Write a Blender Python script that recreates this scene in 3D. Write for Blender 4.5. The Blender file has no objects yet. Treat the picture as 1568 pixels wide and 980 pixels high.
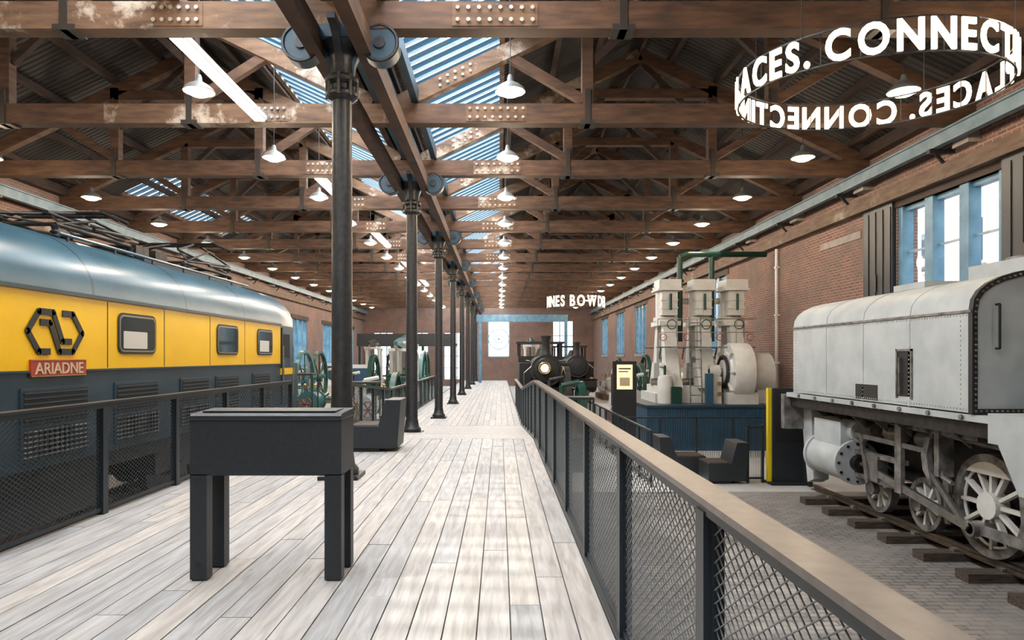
import bpy, math, random
from mathutils import Vector, Matrix
random.seed(7)
CZ=2.7
S=bpy.context.scene
S.view_settings.view_transform='Standard'
S.view_settings.exposure=0.5
COL=S.collection

# ---------------------------------------------------------------- materials
def mat(name,c,rough=.6,metal=0,c2=None,scale=4,stretch=(1,1,1),emit=None,es=0,bump=0,detail=6,lo=.35,hi=.65,spec=None):
    m=bpy.data.materials.new(name); m.use_nodes=True
    nt=m.node_tree; b=nt.nodes['Principled BSDF']
    b.inputs['Base Color'].default_value=(*c,1); b.inputs['Roughness'].default_value=rough
    b.inputs['Metallic'].default_value=metal
    if c2 or bump:
        tc=nt.nodes.new('ShaderNodeTexCoord'); mp=nt.nodes.new('ShaderNodeMapping'); mp.inputs['Scale'].default_value=stretch
        n=nt.nodes.new('ShaderNodeTexNoise'); n.inputs['Scale'].default_value=scale; n.inputs['Detail'].default_value=detail
        nt.links.new(tc.outputs['Object'],mp.inputs[0]); nt.links.new(mp.outputs[0],n.inputs['Vector'])
        if c2:
            r=nt.nodes.new('ShaderNodeValToRGB'); r.color_ramp.elements[0].position=lo; r.color_ramp.elements[1].position=hi
            r.color_ramp.elements[0].color=(*c,1); r.color_ramp.elements[1].color=(*c2,1)
            nt.links.new(n.outputs['Fac'],r.inputs[0]); nt.links.new(r.outputs[0],b.inputs['Base Color'])
        if bump:
            bp=nt.nodes.new('ShaderNodeBump'); bp.inputs['Strength'].default_value=bump; bp.inputs['Distance'].default_value=.02
            nt.links.new(n.outputs['Fac'],bp.inputs['Height']); nt.links.new(bp.outputs[0],b.inputs['Normal'])
    if emit:
        b.inputs['Emission Color'].default_value=(*emit,1); b.inputs['Emission Strength'].default_value=es
    return m

def wood_truss(name,ca,cb,paint,pl=.62,ph=.68):
    m=mat(name,ca,.75); nt=m.node_tree; b=nt.nodes['Principled BSDF']
    tc=nt.nodes.new('ShaderNodeTexCoord')
    n=nt.nodes.new('ShaderNodeTexNoise'); n.inputs['Scale'].default_value=2.2; n.inputs['Detail'].default_value=8
    mp=nt.nodes.new('ShaderNodeMapping'); mp.inputs['Scale'].default_value=(1,1,5)
    nt.links.new(tc.outputs['Object'],mp.inputs[0]); nt.links.new(mp.outputs[0],n.inputs['Vector'])
    r=nt.nodes.new('ShaderNodeValToRGB'); r.color_ramp.elements[0].position=.3; r.color_ramp.elements[1].position=.7
    r.color_ramp.elements[0].color=(*ca,1); r.color_ramp.elements[1].color=(*cb,1)
    nt.links.new(n.outputs['Fac'],r.inputs[0])
    n2=nt.nodes.new('ShaderNodeTexNoise'); n2.inputs['Scale'].default_value=.9; n2.inputs['Detail'].default_value=10; n2.inputs['Roughness'].default_value=.7
    nt.links.new(tc.outputs['Object'],n2.inputs['Vector'])
    r2=nt.nodes.new('ShaderNodeValToRGB'); r2.color_ramp.elements[0].position=pl; r2.color_ramp.elements[1].position=ph
    nt.links.new(n2.outputs['Fac'],r2.inputs[0])
    mx=nt.nodes.new('ShaderNodeMix'); mx.data_type='RGBA'
    nt.links.new(r2.outputs[0],mx.inputs['Factor']); nt.links.new(r.outputs[0],mx.inputs['A']); mx.inputs['B'].default_value=(*paint,1)
    nt.links.new(mx.outputs['Result'],b.inputs['Base Color'])
    return m

def brick_mat(name,c1,c2,mortar,axis='Y',bw=.23,bh=.075,wash=None,msize=.012):
    m=mat(name,c1,.9); nt=m.node_tree; b=nt.nodes['Principled BSDF']
    tc=nt.nodes.new('ShaderNodeTexCoord'); sp=nt.nodes.new('ShaderNodeSeparateXYZ'); cb=nt.nodes.new('ShaderNodeCombineXYZ')
    nt.links.new(tc.outputs['Object'],sp.inputs[0])
    if axis=='Y': nt.links.new(sp.outputs['Y'],cb.inputs['X']); nt.links.new(sp.outputs['Z'],cb.inputs['Y'])
    elif axis=='X': nt.links.new(sp.outputs['X'],cb.inputs['X']); nt.links.new(sp.outputs['Z'],cb.inputs['Y'])
    else: nt.links.new(sp.outputs['X'],cb.inputs['X']); nt.links.new(sp.outputs['Y'],cb.inputs['Y'])
    br=nt.nodes.new('ShaderNodeTexBrick'); br.inputs['Scale'].default_value=1; br.inputs['Brick Width'].default_value=bw; br.inputs['Row Height'].default_value=bh
    br.inputs['Mortar Size'].default_value=msize; br.inputs['Color1'].default_value=(*c1,1); br.inputs['Color2'].default_value=(*c2,1); br.inputs['Mortar'].default_value=(*mortar,1)
    nt.links.new(cb.outputs[0],br.inputs['Vector'])
    n=nt.nodes.new('ShaderNodeTexNoise'); n.inputs['Scale'].default_value=.8; n.inputs['Detail'].default_value=10; n.inputs['Roughness'].default_value=.65
    nt.links.new(tc.outputs['Object'],n.inputs['Vector'])
    r=nt.nodes.new('ShaderNodeValToRGB'); r.color_ramp.elements[0].position=.45; r.color_ramp.elements[1].position=.68
    nt.links.new(n.outputs['Fac'],r.inputs[0])
    mx=nt.nodes.new('ShaderNodeMix'); mx.data_type='RGBA'
    nt.links.new(r.outputs[0],mx.inputs['Factor']); nt.links.new(br.outputs['Color'],mx.inputs['A']); mx.inputs['B'].default_value=(*(wash or mortar),1)
    nt.links.new(mx.outputs['Result'],b.inputs['Base Color'])
    bp=nt.nodes.new('ShaderNodeBump'); bp.inputs['Strength'].default_value=.5; bp.inputs['Distance'].default_value=.01; bp.invert=True
    nt.links.new(br.outputs['Fac'],bp.inputs['Height']); nt.links.new(bp.outputs[0],b.inputs['Normal'])
    return m

def board_mat(name):
    m=mat(name,(.6,.58,.54),.62); nt=m.node_tree; b=nt.nodes['Principled BSDF']
    tc=nt.nodes.new('ShaderNodeTexCoord'); g=nt.nodes.new('ShaderNodeNewGeometry')
    mp=nt.nodes.new('ShaderNodeMapping'); mp.inputs['Scale'].default_value=(14,1.2,1)
    va=nt.nodes.new('ShaderNodeVectorMath'); va.operation='MULTIPLY_ADD'
    cb=nt.nodes.new('ShaderNodeCombineXYZ'); nt.links.new(g.outputs['Random Per Island'],cb.inputs['X']); nt.links.new(g.outputs['Random Per Island'],cb.inputs['Y'])
    nt.links.new(cb.outputs[0],va.inputs[0]); va.inputs[1].default_value=(37,91,0); nt.links.new(tc.outputs['Object'],va.inputs[2])
    nt.links.new(va.outputs[0],mp.inputs[0])
    n=nt.nodes.new('ShaderNodeTexNoise'); n.inputs['Scale'].default_value=1.6; n.inputs['Detail'].default_value=8; n.inputs['Distortion'].default_value=.6
    nt.links.new(mp.outputs[0],n.inputs['Vector'])
    r=nt.nodes.new('ShaderNodeValToRGB'); r.color_ramp.elements[0].position=.3; r.color_ramp.elements[1].position=.68
    r.color_ramp.elements[0].color=(.295,.27,.25,1); r.color_ramp.elements[1].color=(.475,.455,.435,1)
    nt.links.new(n.outputs['Fac'],r.inputs[0])
    r2=nt.nodes.new('ShaderNodeValToRGB'); r2.color_ramp.elements[0].color=(.74,.77,.80,1); r2.color_ramp.elements[1].color=(1.0,.97,.92,1)
    e=r2.color_ramp.elements.new(.5); e.color=(.9,.9,.9,1)
    nt.links.new(g.outputs['Random Per Island'],r2.inputs[0])
    mx=nt.nodes.new('ShaderNodeMix'); mx.data_type='RGBA'; mx.blend_type='MULTIPLY'; mx.inputs['Factor'].default_value=1
    nt.links.new(r.outputs[0],mx.inputs['A']); nt.links.new(r2.outputs[0],mx.inputs['B'])
    v=nt.nodes.new('ShaderNodeTexVoronoi'); v.inputs['Scale'].default_value=1.6; nt.links.new(va.outputs[0],v.inputs['Vector'])
    r3=nt.nodes.new('ShaderNodeValToRGB'); r3.color_ramp.elements[0].position=.02; r3.color_ramp.elements[1].position=.05
    r3.color_ramp.elements[0].color=(.35,.28,.2,1); r3.color_ramp.elements[1].color=(1,1,1,1)
    nt.links.new(v.outputs['Distance'],r3.inputs[0])
    mx2=nt.nodes.new('ShaderNodeMix'); mx2.data_type='RGBA'; mx2.blend_type='MULTIPLY'; mx2.inputs['Factor'].default_value=1
    nt.links.new(mx.outputs['Result'],mx2.inputs['A']); nt.links.new(r3.outputs[0],mx2.inputs['B'])
    nt.links.new(mx2.outputs['Result'],b.inputs['Base Color'])
    return m

def corr_mat(name,c1,c2,scale=6.5):
    m=mat(name,c1,.7); nt=m.node_tree; b=nt.nodes['Principled BSDF']
    tc=nt.nodes.new('ShaderNodeTexCoord'); w=nt.nodes.new('ShaderNodeTexWave'); w.bands_direction='Y'; w.inputs['Scale'].default_value=scale/3.14
    nt.links.new(tc.outputs['Object'],w.inputs['Vector'])
    n=nt.nodes.new('ShaderNodeTexNoise'); n.inputs['Scale'].default_value=1.5; n.inputs['Detail'].default_value=6; nt.links.new(tc.outputs['Object'],n.inputs['Vector'])
    ad=nt.nodes.new('ShaderNodeMath'); ad.operation='MULTIPLY'; nt.links.new(w.outputs['Fac'],ad.inputs[0]); nt.links.new(n.outputs['Fac'],ad.inputs[1])
    r=nt.nodes.new('ShaderNodeValToRGB'); r.color_ramp.elements[0].position=.05; r.color_ramp.elements[1].position=.5
    r.color_ramp.elements[0].color=(*c1,1); r.color_ramp.elements[1].color=(*c2,1)
    nt.links.new(ad.outputs[0],r.inputs[0]); nt.links.new(r.outputs[0],b.inputs['Base Color'])
    bp=nt.nodes.new('ShaderNodeBump'); bp.inputs['Strength'].default_value=.8; bp.inputs['Distance'].default_value=.03
    nt.links.new(w.outputs['Fac'],bp.inputs['Height']); nt.links.new(bp.outputs[0],b.inputs['Normal'])
    return m

def glass_mat(name,tint,gl=.08):
    m=bpy.data.materials.new(name); m.use_nodes=True; nt=m.node_tree; nt.nodes.clear()
    o=nt.nodes.new('ShaderNodeOutputMaterial'); t=nt.nodes.new('ShaderNodeBsdfTransparent'); t.inputs[0].default_value=(*tint,1)
    g=nt.nodes.new('ShaderNodeBsdfGlossy'); g.inputs['Roughness'].default_value=.05
    x=nt.nodes.new('ShaderNodeMixShader'); x.inputs[0].default_value=gl
    nt.links.new(t.outputs[0],x.inputs[1]); nt.links.new(g.outputs[0],x.inputs[2]); nt.links.new(x.outputs[0],o.inputs[0])
    return m

def strip_glass(name,clear,tint,period=.36,duty=.42):
    m=glass_mat(name,tint,.04); nt=m.node_tree
    t=[n for n in nt.nodes if n.type=='BSDF_TRANSPARENT'][0]
    tc=nt.nodes.new('ShaderNodeTexCoord'); sp=nt.nodes.new('ShaderNodeSeparateXYZ'); nt.links.new(tc.outputs['Object'],sp.inputs[0])
    a=nt.nodes.new('ShaderNodeMath'); a.operation='DIVIDE'; a.inputs[1].default_value=period; nt.links.new(sp.outputs['Y'],a.inputs[0])
    f=nt.nodes.new('ShaderNodeMath'); f.operation='FRACT'; nt.links.new(a.outputs[0],f.inputs[0])
    g=nt.nodes.new('ShaderNodeMath'); g.operation='LESS_THAN'; g.inputs[1].default_value=duty; nt.links.new(f.outputs[0],g.inputs[0])
    mx=nt.nodes.new('ShaderNodeMix'); mx.data_type='RGBA'; nt.links.new(g.outputs[0],mx.inputs['Factor'])
    mx.inputs['A'].default_value=(*tint,1); mx.inputs['B'].default_value=(*clear,1)
    nt.links.new(mx.outputs['Result'],t.inputs[0]); return m

M={}
M['wood']=wood_truss('truss_timber',(.034,.0155,.0075),(.105,.050,.024),(.17,.115,.075),.69,.76)
M['woodp']=wood_truss('truss_timber_paint',(.06,.030,.015),(.15,.083,.043),(.33,.275,.22),.54,.62)
M['woodw']=wood_truss('weathered_timber',(.07,.042,.026),(.15,.095,.062),(.25,.205,.16),.57,.68)
M['woodd']=wood_truss('purlin_timber',(.018,.009,.005),(.05,.026,.014),(.08,.05,.03),.68,.74)
M['roof']=corr_mat('corrugated_roof',(.006,.005,.004),(.034,.026,.021))
M['iron']=mat('black_iron',(.009,.010,.012),.42,.2,c2=(.022,.024,.027),scale=14,bump=.25)
M['blue']=mat('blue_steel',(.06,.16,.25),.45,.0,c2=(.11,.25,.36),scale=3)
M['blued']=mat('dark_blue_steel',(.008,.030,.046),.45,.1,c2=(.018,.050,.074),scale=3)
M['lblue']=mat('pale_blue_steel',(.25,.36,.42),.5,0,c2=(.38,.48,.53),scale=3)
M['rblue']=mat('crane_rail_paint',(.11,.165,.20),.5,0,c2=(.17,.235,.275),scale=3)
M['steelp']=mat('painted_steel_plate',(.20,.175,.15),.55,.2,c2=(.38,.35,.31),scale=9)
M['bolt']=mat('bolt_steel',(.05,.042,.035),.5,.6)
M['brick']=brick_mat('brick_red',(.235,.105,.072),(.145,.072,.053),(.27,.22,.19),'Y',wash=(.15,.108,.092))
M['brickx']=brick_mat('brick_red_end',(.235,.105,.072),(.145,.072,.053),(.27,.22,.19),'X',wash=(.15,.108,.092))
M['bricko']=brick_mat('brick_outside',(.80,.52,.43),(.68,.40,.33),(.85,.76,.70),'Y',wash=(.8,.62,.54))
M['stone']=mat('stone_lintel',(.33,.30,.27),.8,c2=(.24,.21,.19),scale=4)
M['board']=board_mat('pale_boards')
M['setts']=brick_mat('stone_setts',(.235,.21,.19),(.165,.15,.138),(.095,.088,.082),'F',bw=.22,bh=.11,wash=(.265,.24,.218),msize=.012)
M['conc']=mat('pale_concrete',(.40,.39,.37),.6,c2=(.50,.485,.46),scale=1.2)
M['char']=mat('charcoal_powdercoat',(.019,.023,.027),.45,.15,c2=(.024,.029,.034),scale=30)
M['fence']=mat('fence_steel',(.020,.029,.036),.4,.25)
M['mesh']=mat('fence_mesh_steel',(.19,.205,.215),.4,.3)
M['meshd']=mat('fence_mesh_dark',(.04,.052,.062),.4,.4)
M['rail']=mat('handrail_bronze',(.135,.112,.098),.33,.3,c2=(.175,.145,.128),scale=20)
M['yellow']=mat('train_yellow',(.84,.47,.001),.3,c2=(.88,.51,.002),scale=2)
M['tblue']=mat('train_slate',(.024,.045,.062),.33,.1,c2=(.033,.057,.076),scale=2)
M['troof']=mat('train_roof_steel',(.030,.085,.125),.30,.05,c2=(.045,.115,.16),scale=1.5)
M['tdark']=mat('train_dark',(.011,.013,.016),.5)
M['red']=mat('name_plate_red',(.36,.04,.022),.45)
M['cream']=mat('letter_cream',(.55,.42,.28),.5)
M['rubber']=mat('window_rubber',(.02,.02,.02),.6)
M['alu']=mat('window_aluminium',(.30,.28,.23),.4,.7)
M['wglass']=mat('cab_glass',(.04,.05,.05),.06,.0)
M['curt']=mat('window_blind',(.55,.52,.46),.7)
M['black']=mat('matt_black',(.010,.010,.011),.6)
M['grey']=mat('loco_grey_paint',(.36,.395,.405),.5,c2=(.45,.485,.49),scale=2.5,detail=10)
M['greyd']=mat('loco_grey_grimy',(.07,.068,.066),.5,.3,c2=(.25,.24,.23),scale=6)
M['loco']=mat('loco_under_dark',(.014,.013,.012),.5,.5,c2=(.04,.036,.032),scale=8)
M['steel']=mat('bright_steel',(.25,.24,.23),.35,.9,c2=(.37,.36,.34),scale=8)
M['rust']=mat('rail_steel',(.09,.072,.055),.45,.7,c2=(.15,.12,.09),scale=8)
M['sleeper']=mat('sleeper_wood',(.034,.024,.018),.8,c2=(.085,.062,.046),scale=6,stretch=(1,6,6),bump=.4)
M['white']=mat('engine_cream_paint',(.55,.545,.51),.45,c2=(.63,.625,.59),scale=4)
M['green']=mat('engine_green',(.010,.05,.035),.35,.1)
M['teal']=mat('engine_teal',(.035,.115,.11),.35,.1)
M['ered']=mat('engine_red',(.30,.035,.025),.4)
M['brass']=mat('brass',(.6,.40,.15),.3,.9)
M['syel']=mat('panel_yellow',(.72,.55,.01),.5)
M['plinth']=mat('plinth_blue',(.015,.062,.115),.5,c2=(.02,.077,.14),scale=3)
M['enamel']=mat('lamp_enamel',(.14,.14,.13),.4)
M['bulb']=mat('lamp_diffuser',(1,.9,.7),.4,emit=(1,.80,.50),es=2.6)
M['led']=mat('sign_letter_led',(1,.9,.75),.4,emit=(1,.84,.58),es=2.0)
M['batten']=mat('strip_glow_white',(1,1,1),.4,emit=(1,.95,.88),es=2.0)  # emissive white for the bright strips between trusses
M['poster']=mat('lit_poster',(.8,.6,.3),.5,c2=(.9,.85,.6),scale=9,emit=(1,.7,.35),es=.7)
M['headl']=mat('headlamp_lens',(1,1,1),.3,emit=(1,.8,.5),es=8)
M['wboard']=mat('white_panel',(.66,.66,.65),.5)
M['sky']=strip_glass('skylight_glass',(.88,.90,.92),(.018,.042,.062))
M['glass']=glass_mat('window_glass',(.9,.95,.97),.06)
M['lead']=mat('skylight_bar',(.6,.65,.7),.5)

# ---------------------------------------------------------------- builder
class B:
    def __init__(s): s.v=[];s.f=[];s.m=[];s.mats=[];s.T=None
    def mi(s,k):
        if k not in s.mats: s.mats.append(k)
        return s.mats.index(k)
    def add(s,vs,fs,k):
        o=len(s.v); i=s.mi(k)
        for p in vs:
            p=Vector(p)
            if s.T is not None: p=s.T@p
            s.v.append(p)
        for f in fs: s.f.append([a+o for a in f]); s.m.append(i)
    def box(s,x0,x1,y0,y1,z0,z1,k):
        vs=[(x0,y0,z0),(x1,y0,z0),(x1,y1,z0),(x0,y1,z0),(x0,y0,z1),(x1,y0,z1),(x1,y1,z1),(x0,y1,z1)]
        s.add(vs,[(0,3,2,1),(4,5,6,7),(0,1,5,4),(1,2,6,5),(2,3,7,6),(3,0,4,7)],k)
    def beam(s,p0,p1,w,h,k,up=(0,0,1)):
        p0=Vector(p0);p1=Vector(p1);d=(p1-p0).normalized();up=Vector(up)
        if abs(d.dot(up))>.99: up=Vector((0,1,0))
        a=d.cross(up).normalized();b=a.cross(d).normalized()
        vs=[]
        for p in(p0,p1):
            for i,j in((-1,-1),(1,-1),(1,1),(-1,1)): vs.append(p+a*i*w/2+b*j*h/2)
        s.add(vs,[(0,1,2,3),(7,6,5,4),(0,4,5,1),(1,5,6,2),(2,6,7,3),(3,7,4,0)],k)
    def cyl(s,p0,p1,r,k,n=16,r2=None,cap=True):
        r2=r if r2 is None else r2
        p0=Vector(p0);p1=Vector(p1);d=(p1-p0).normalized()
        u=Vector((0,0,1)) if abs(d.z)<.9 else Vector((1,0,0))
        a=d.cross(u).normalized();b=d.cross(a)
        vs=[]
        for p,q in((p0,r),(p1,r2)):
            for i in range(n):
                t=2*math.pi*i/n; vs.append(p+a*math.cos(t)*q+b*math.sin(t)*q)
        fs=[(i,(i+1)%n,n+(i+1)%n,n+i) for i in range(n)]
        if cap: fs+= [tuple(range(n-1,-1,-1)),tuple(range(n,2*n))]
        s.add(vs,fs,k)
    def lathe(s,c,prof,k,n=24,axis='Z'):
        c=Vector(c);vs=[];m=len(prof)
        for r,h in prof:
            for i in range(n):
                t=2*math.pi*i/n;x=r*math.cos(t);y=r*math.sin(t)
                if axis=='Z': p=Vector((x,y,h))
                elif axis=='X': p=Vector((h,x,y))
                else: p=Vector((x,h,y))
                vs.append(c+p)
        fs=[]
        for j in range(m-1):
            for i in range(n):
                a=j*n+i;b=j*n+(i+1)%n; fs.append((a,b,b+n,a+n))
        s.add(vs,fs,k)
    def torus(s,c,R,r,k,axis='X',n=28,m=8,ry=None):
        prof=[(R+r*math.cos(2*math.pi*j/m),(ry or r)*math.sin(2*math.pi*j/m)) for j in range(m+1)]
        s.lathe(c,prof,k,n,axis)
    def tube(s,pts,r,k,n=8):
        for a,b in zip(pts,pts[1:]): s.cyl(a,b,r,k,n)
    def prism(s,poly,a0,a1,k,axis='Y'):
        n=len(poly)
        def P(u,v,a):
            return (u,a,v) if axis=='Y' else ((a,u,v) if axis=='X' else (u,v,a))
        vs=[P(u,v,a0) for u,v in poly]+[P(u,v,a1) for u,v in poly]
        fs=[(i,(i+1)%n,n+(i+1)%n,n+i) for i in range(n)]+[tuple(range(n-1,-1,-1)),tuple(range(n,2*n))]
        s.add(vs,fs,k)
    def ball(s,c,r,k,n=10):
        prof=[(max(1e-4,r*math.sin(math.pi*j/6)),-r*math.cos(math.pi*j/6)) for j in range(7)]
        s.lathe(c,prof,k,n)
    def wheel(s,c,r,k,axis='X',w=.13,spokes=10,rim=.09,hub=.16,kt=None):
        c=Vector(c)
        s.lathe(c,[(r-rim,-w/2),(r,-w/2),(r,w/2),(r-rim,w/2),(r-rim,-w/2)],kt or k,36,axis)
        ax={'X':Vector((1,0,0)),'Y':Vector((0,1,0))}[axis]
        s.cyl(c-ax*w*.7,c+ax*w*.7,hub,k,16)
        for i in range(spokes):
            t=2*math.pi*i/spokes
            d=Vector((0,math.cos(t),math.sin(t))) if axis=='X' else Vector((math.cos(t),0,math.sin(t)))
            s.beam(c+d*hub*.6,c+d*(r-rim*.6),.045,.07,k,up=ax)
    def done(s,name,angle=35,bevel=0):
        me=bpy.data.meshes.new(name); me.from_pydata([tuple(p) for p in s.v],[],s.f)
        for k in s.mats: me.materials.append(M[k])
        me.polygons.foreach_set('material_index',s.m)
        me.update()
        import bmesh
        bm=bmesh.new(); bm.from_mesh(me); bmesh.ops.recalc_face_normals(bm,faces=bm.faces); bm.to_mesh(me); bm.free()
        me.polygons.foreach_set('use_smooth',[True]*len(me.polygons))
        me.set_sharp_from_angle(angle=math.radians(angle))
        o=bpy.data.objects.new(name,me); COL.objects.link(o)
        if bevel:
            md=o.modifiers.new('bevel','BEVEL'); md.width=bevel; md.segments=2; md.limit_method='ANGLE'; md.angle_limit=math.radians(50)
        return o

def text_geo(txt,size,depth,offset=0.0):
    cu=bpy.data.curves.new('t','FONT'); cu.body=txt; cu.size=size; cu.extrude=depth; cu.offset=offset; cu.align_x='CENTER'; cu.resolution_u=4
    ob=bpy.data.objects.new('t',cu); COL.objects.link(ob)
    dg=bpy.context.evaluated_depsgraph_get(); dg.update()
    me=bpy.data.meshes.new_from_object(ob.evaluated_get(dg))
    vs=[v.co.copy() for v in me.vertices]; fs=[tuple(p.vertices) for p in me.polygons]
    bpy.data.objects.remove(ob); bpy.data.meshes.remove(me)
    return vs,fs

def Z(r): return r+CZ
XL,XR,XC=-12.8,8.8,-2.1
Y0,Y1=-6.0,64.0
RR,RL=3.35,-7.45
SL=.47; ZV=Z(5.0)
DK=1.1
def roofz(x):
    if x>=XC: return ZV+SL*((XR-XC)/2-abs(x-RR))
    return ZV+SL*((XC-XL)/2-abs(x-RL))

# ---------------------------------------------------------------- shell
b=B(); b.box(XL-.5,XR+.5,Y0-.5,Y1+.5,-.3,0,'conc'); b.done('floor')
b=B(); b.box(.75,XR-.02,Y0+.1,13.6,0.0,.02,'setts'); b.done('floor_paving')

def wall(name,x0,x1,ops,z1,k):
    b=B(); ys=Y0-.5
    for (ya,yb,za,zb) in ops:
        b.box(x0,x1,ys,ya,0,z1,k); b.box(x0,x1,ya,yb,0,za,k); b.box(x0,x1,ya,yb,zb,z1,k); ys=yb
    b.box(x0,x1,ys,Y1+.5,0,z1,k); return b.done(name)
opsR=[(11.9,15.1,Z(1.3),Z(3.3))]+[(a,a+3.2,Z(.2),Z(3.2)) for a in (26.5,33.7,41,48.2,55.4)]
opsL=[(a,a+3.2,Z(-.6),Z(2.4)) for a in (20.6,27.8,35,42.2,49.4,56.6)]
wall('wall_right',XR,XR+.45,opsR,ZV+.1,'brick')
wall('wall_left',XL-.45,XL,opsL,ZV+.1,'brick')
def endwall(name,y0,y1,ops):
    b=B(); zt=ZV+.0
    xs=XL-.45
    for (xa,xb,za,zb) in ops:
        b.box(xs,xa,y0,y1,0,zt,'brickx')
        if za>0.01: b.box(xa,xb,y0,y1,0,za,'brickx')
        b.box(xa,xb,y0,y1,zb,zt,'brickx'); xs=xb
    b.box(xs,XR+.45,y0,y1,0,zt,'brickx')
    b.prism([(XC,zt),(RR,roofz(RR)+.05),(XR,zt)],y0,y1,'brickx'); b.prism([(XL,zt),(RL,roofz(RL)+.05),(XC,zt)],y0,y1,'brickx')
    return b.done(name)
endwall('wall_back',Y1,Y1+.45,[(-11.8,-10.0,.6,5.0),(-8.5,-6.7,.6,5.0),(-5.2,-3.4,.6,5.0),(-1.1,.95,Z(.0),Z(3.4)),(5.0,6.9,.6,Z(3.4))])
endwall('wall_front',Y0-.45,Y0,[])

def window(name,x,ya,yb,za,zb,side,n=3,k='blue'):
    b=B(); x0,x1=(x,x+.16) if side>0 else (x-.16,x)
    b.box(x0,x1,ya,yb,za,za+.1,k); b.box(x0,x1,ya,yb,zb-.1,zb,k)
    w=(yb-ya)
    for i in range(n+1):
        c=ya+w*i/n; h=.13 if 0<i<n else .16
        b.box(x0-(.08 if side>0 else 0),x1+(.08 if side<0 else 0),max(ya,c-h),min(yb,c+h),za,zb,k)
    xg=(x0+x1)/2
    b.box(xg-.005,xg+.005,ya,yb,za,zb,'glass')
    for i in range(n):
        c=ya+w*(i+.5)/n
        b.box(xg-.02,xg+.02,c-w/n/2,c+w/n/2,(za+zb)/2-.02,(za+zb)/2+.02,'lblue')
    return b.done(name)
wi=1
for i,(a,c,d,e) in enumerate(opsR): window('window_%d'%wi,XR+.1,a,c,d,e,1); wi+=1
for i,(a,c,d,e) in enumerate(opsL): window('window_%d'%wi,XL-.1,a,c,d,e,-1); wi+=1
b=B()
for (a,c,d,e) in opsR: b.box(XR-.05,XR+.1,a-.15,c+.15,d-.16,d,'stone'); b.box(XR-.03,XR+.1,a-.3,c+.3,e,e+.28,'woodd')
b.done('trim_1')
b=B()
for (a,c,d,e) in opsL: b.box(XL-.1,XL+.05,a-.15,c+.15,d-.16,d,'stone'); b.box(XL-.1,XL+.03,a-.3,c+.3,e,e+.28,'woodd')
b.done('trim_2')
for ya,yb in((10.75,11.85),(15.15,16.35)):
    b=B(); b.box(XR-.09,XR-.005,ya,yb,Z(1.1),Z(3.45),'char')
    for i in range(4):
        u=ya+(yb-ya)*(i+.5)/4; b.box(XR-.11,XR-.08,u-.1,u+.1,Z(1.2),Z(3.35),'char')
    b.beam((XR-.12,(ya+yb)/2,Z(1.5)),(XR-.12,(ya+yb)/2,Z(1.9)),.03,.05,'iron')
    b.done('window_shutter')
b=B(); cx=-.08; zc=Z(1.7)
b.box(-1.1,.95,Y1+.1,Y1+.14,Z(0),Z(3.4),'glass')
b.torus((cx,Y1+.08,zc),.95,.035,'rblue','Y'); b.torus((cx,Y1+.08,zc),.4,.03,'rblue','Y')
for i in range(12):
    t=i*math.pi/6; b.beam((cx,Y1+.08,zc),(cx+math.cos(t)*.95,Y1+.08,zc+math.sin(t)*.95),.03,.03,'rblue')
for a,c,d,e in((-1.1,-1.0,0,3.4),(.85,.95,0,3.4),(-1.1,.95,3.3,3.4),(-1.1,.95,0,.1)): b.box(a,c,Y1-.02,Y1+.1,Z(d),Z(e),'lblue')
b.done('window_%d'%wi); wi+=1
for x0,x1,z1 in((5,6.9,Z(3.4)),(-8.5,-6.7,5.0),(-11.8,-10.0,5.0),(-5.2,-3.4,5.0)):
    b=B(); b.box(x0,x1,Y1+.1,Y1+.13,.6,z1,'glass')
    for i in range(4): u=x0+(x1-x0)*i/3; b.box(u-.04,u+.04,Y1+.06,Y1+.18,.6,z1,'blued')
    for i in range(5): u=.6+(z1-.6)*i/4; b.box(x0,x1,Y1+.06,Y1+.18,u-.03,u+.03,'blued')
    b.done('window_%d'%wi); wi+=1

# roof
sky_r=(-1.75,.05); sky_l=(-5.0,-2.75); sky_w=(-12.2,-10.7)
def slab(b,xa,xb,ya,yb,k,t=.1,up=0):
    b.prism([(xa,roofz(xa)+up),(xb,roofz(xb)+up),(xb,roofz(xb)+t+up),(xa,roofz(xa)+t+up)],ya,yb,k)
b=B(); A,C=Y0-.45,Y1+.45
slab(b,XC+.001,sky_r[0],A,C,'roof'); slab(b,sky_r[1],RR,A,C,'roof'); slab(b,RR,XR+.45,A,C,'roof')
slab(b,sky_l[1],XC-.001,A,C,'roof'); slab(b,RL,sky_l[0],A,C,'roof')
slab(b,sky_w[1],RL,A,C,'roof'); slab(b,XL-.45,sky_w[0],A,C,'roof'); slab(b,*sky_w,A,22,'roof'); slab(b,*sky_w,30,C,'roof')
b.done('ceiling')
def skylight(xa,xb,ya,yb):
    b=B()
    up=.05
    b.add([(xa,ya,roofz(xa)+up),(xb,ya,roofz(xb)+up),(xb,yb,roofz(xb)+up),(xa,yb,roofz(xa)+up)],[(0,1,2,3)],'sky')
    y=math.ceil(ya/.36)*.36
    while y<=yb:
        b.beam((xa,y,roofz(xa)+.03),(xb,y,roofz(xb)+.03),.025,.04,'lead'); y+=.36
    for x in(xa,xb): b.beam((x,ya,roofz(x)+.03),(x,yb,roofz(x)+.03),.1,.12,'woodp')
    return b.done('skylight')
skylight(*sky_r,A,C); skylight(*sky_l,A,C); skylight(*sky_w,22,30)

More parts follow.
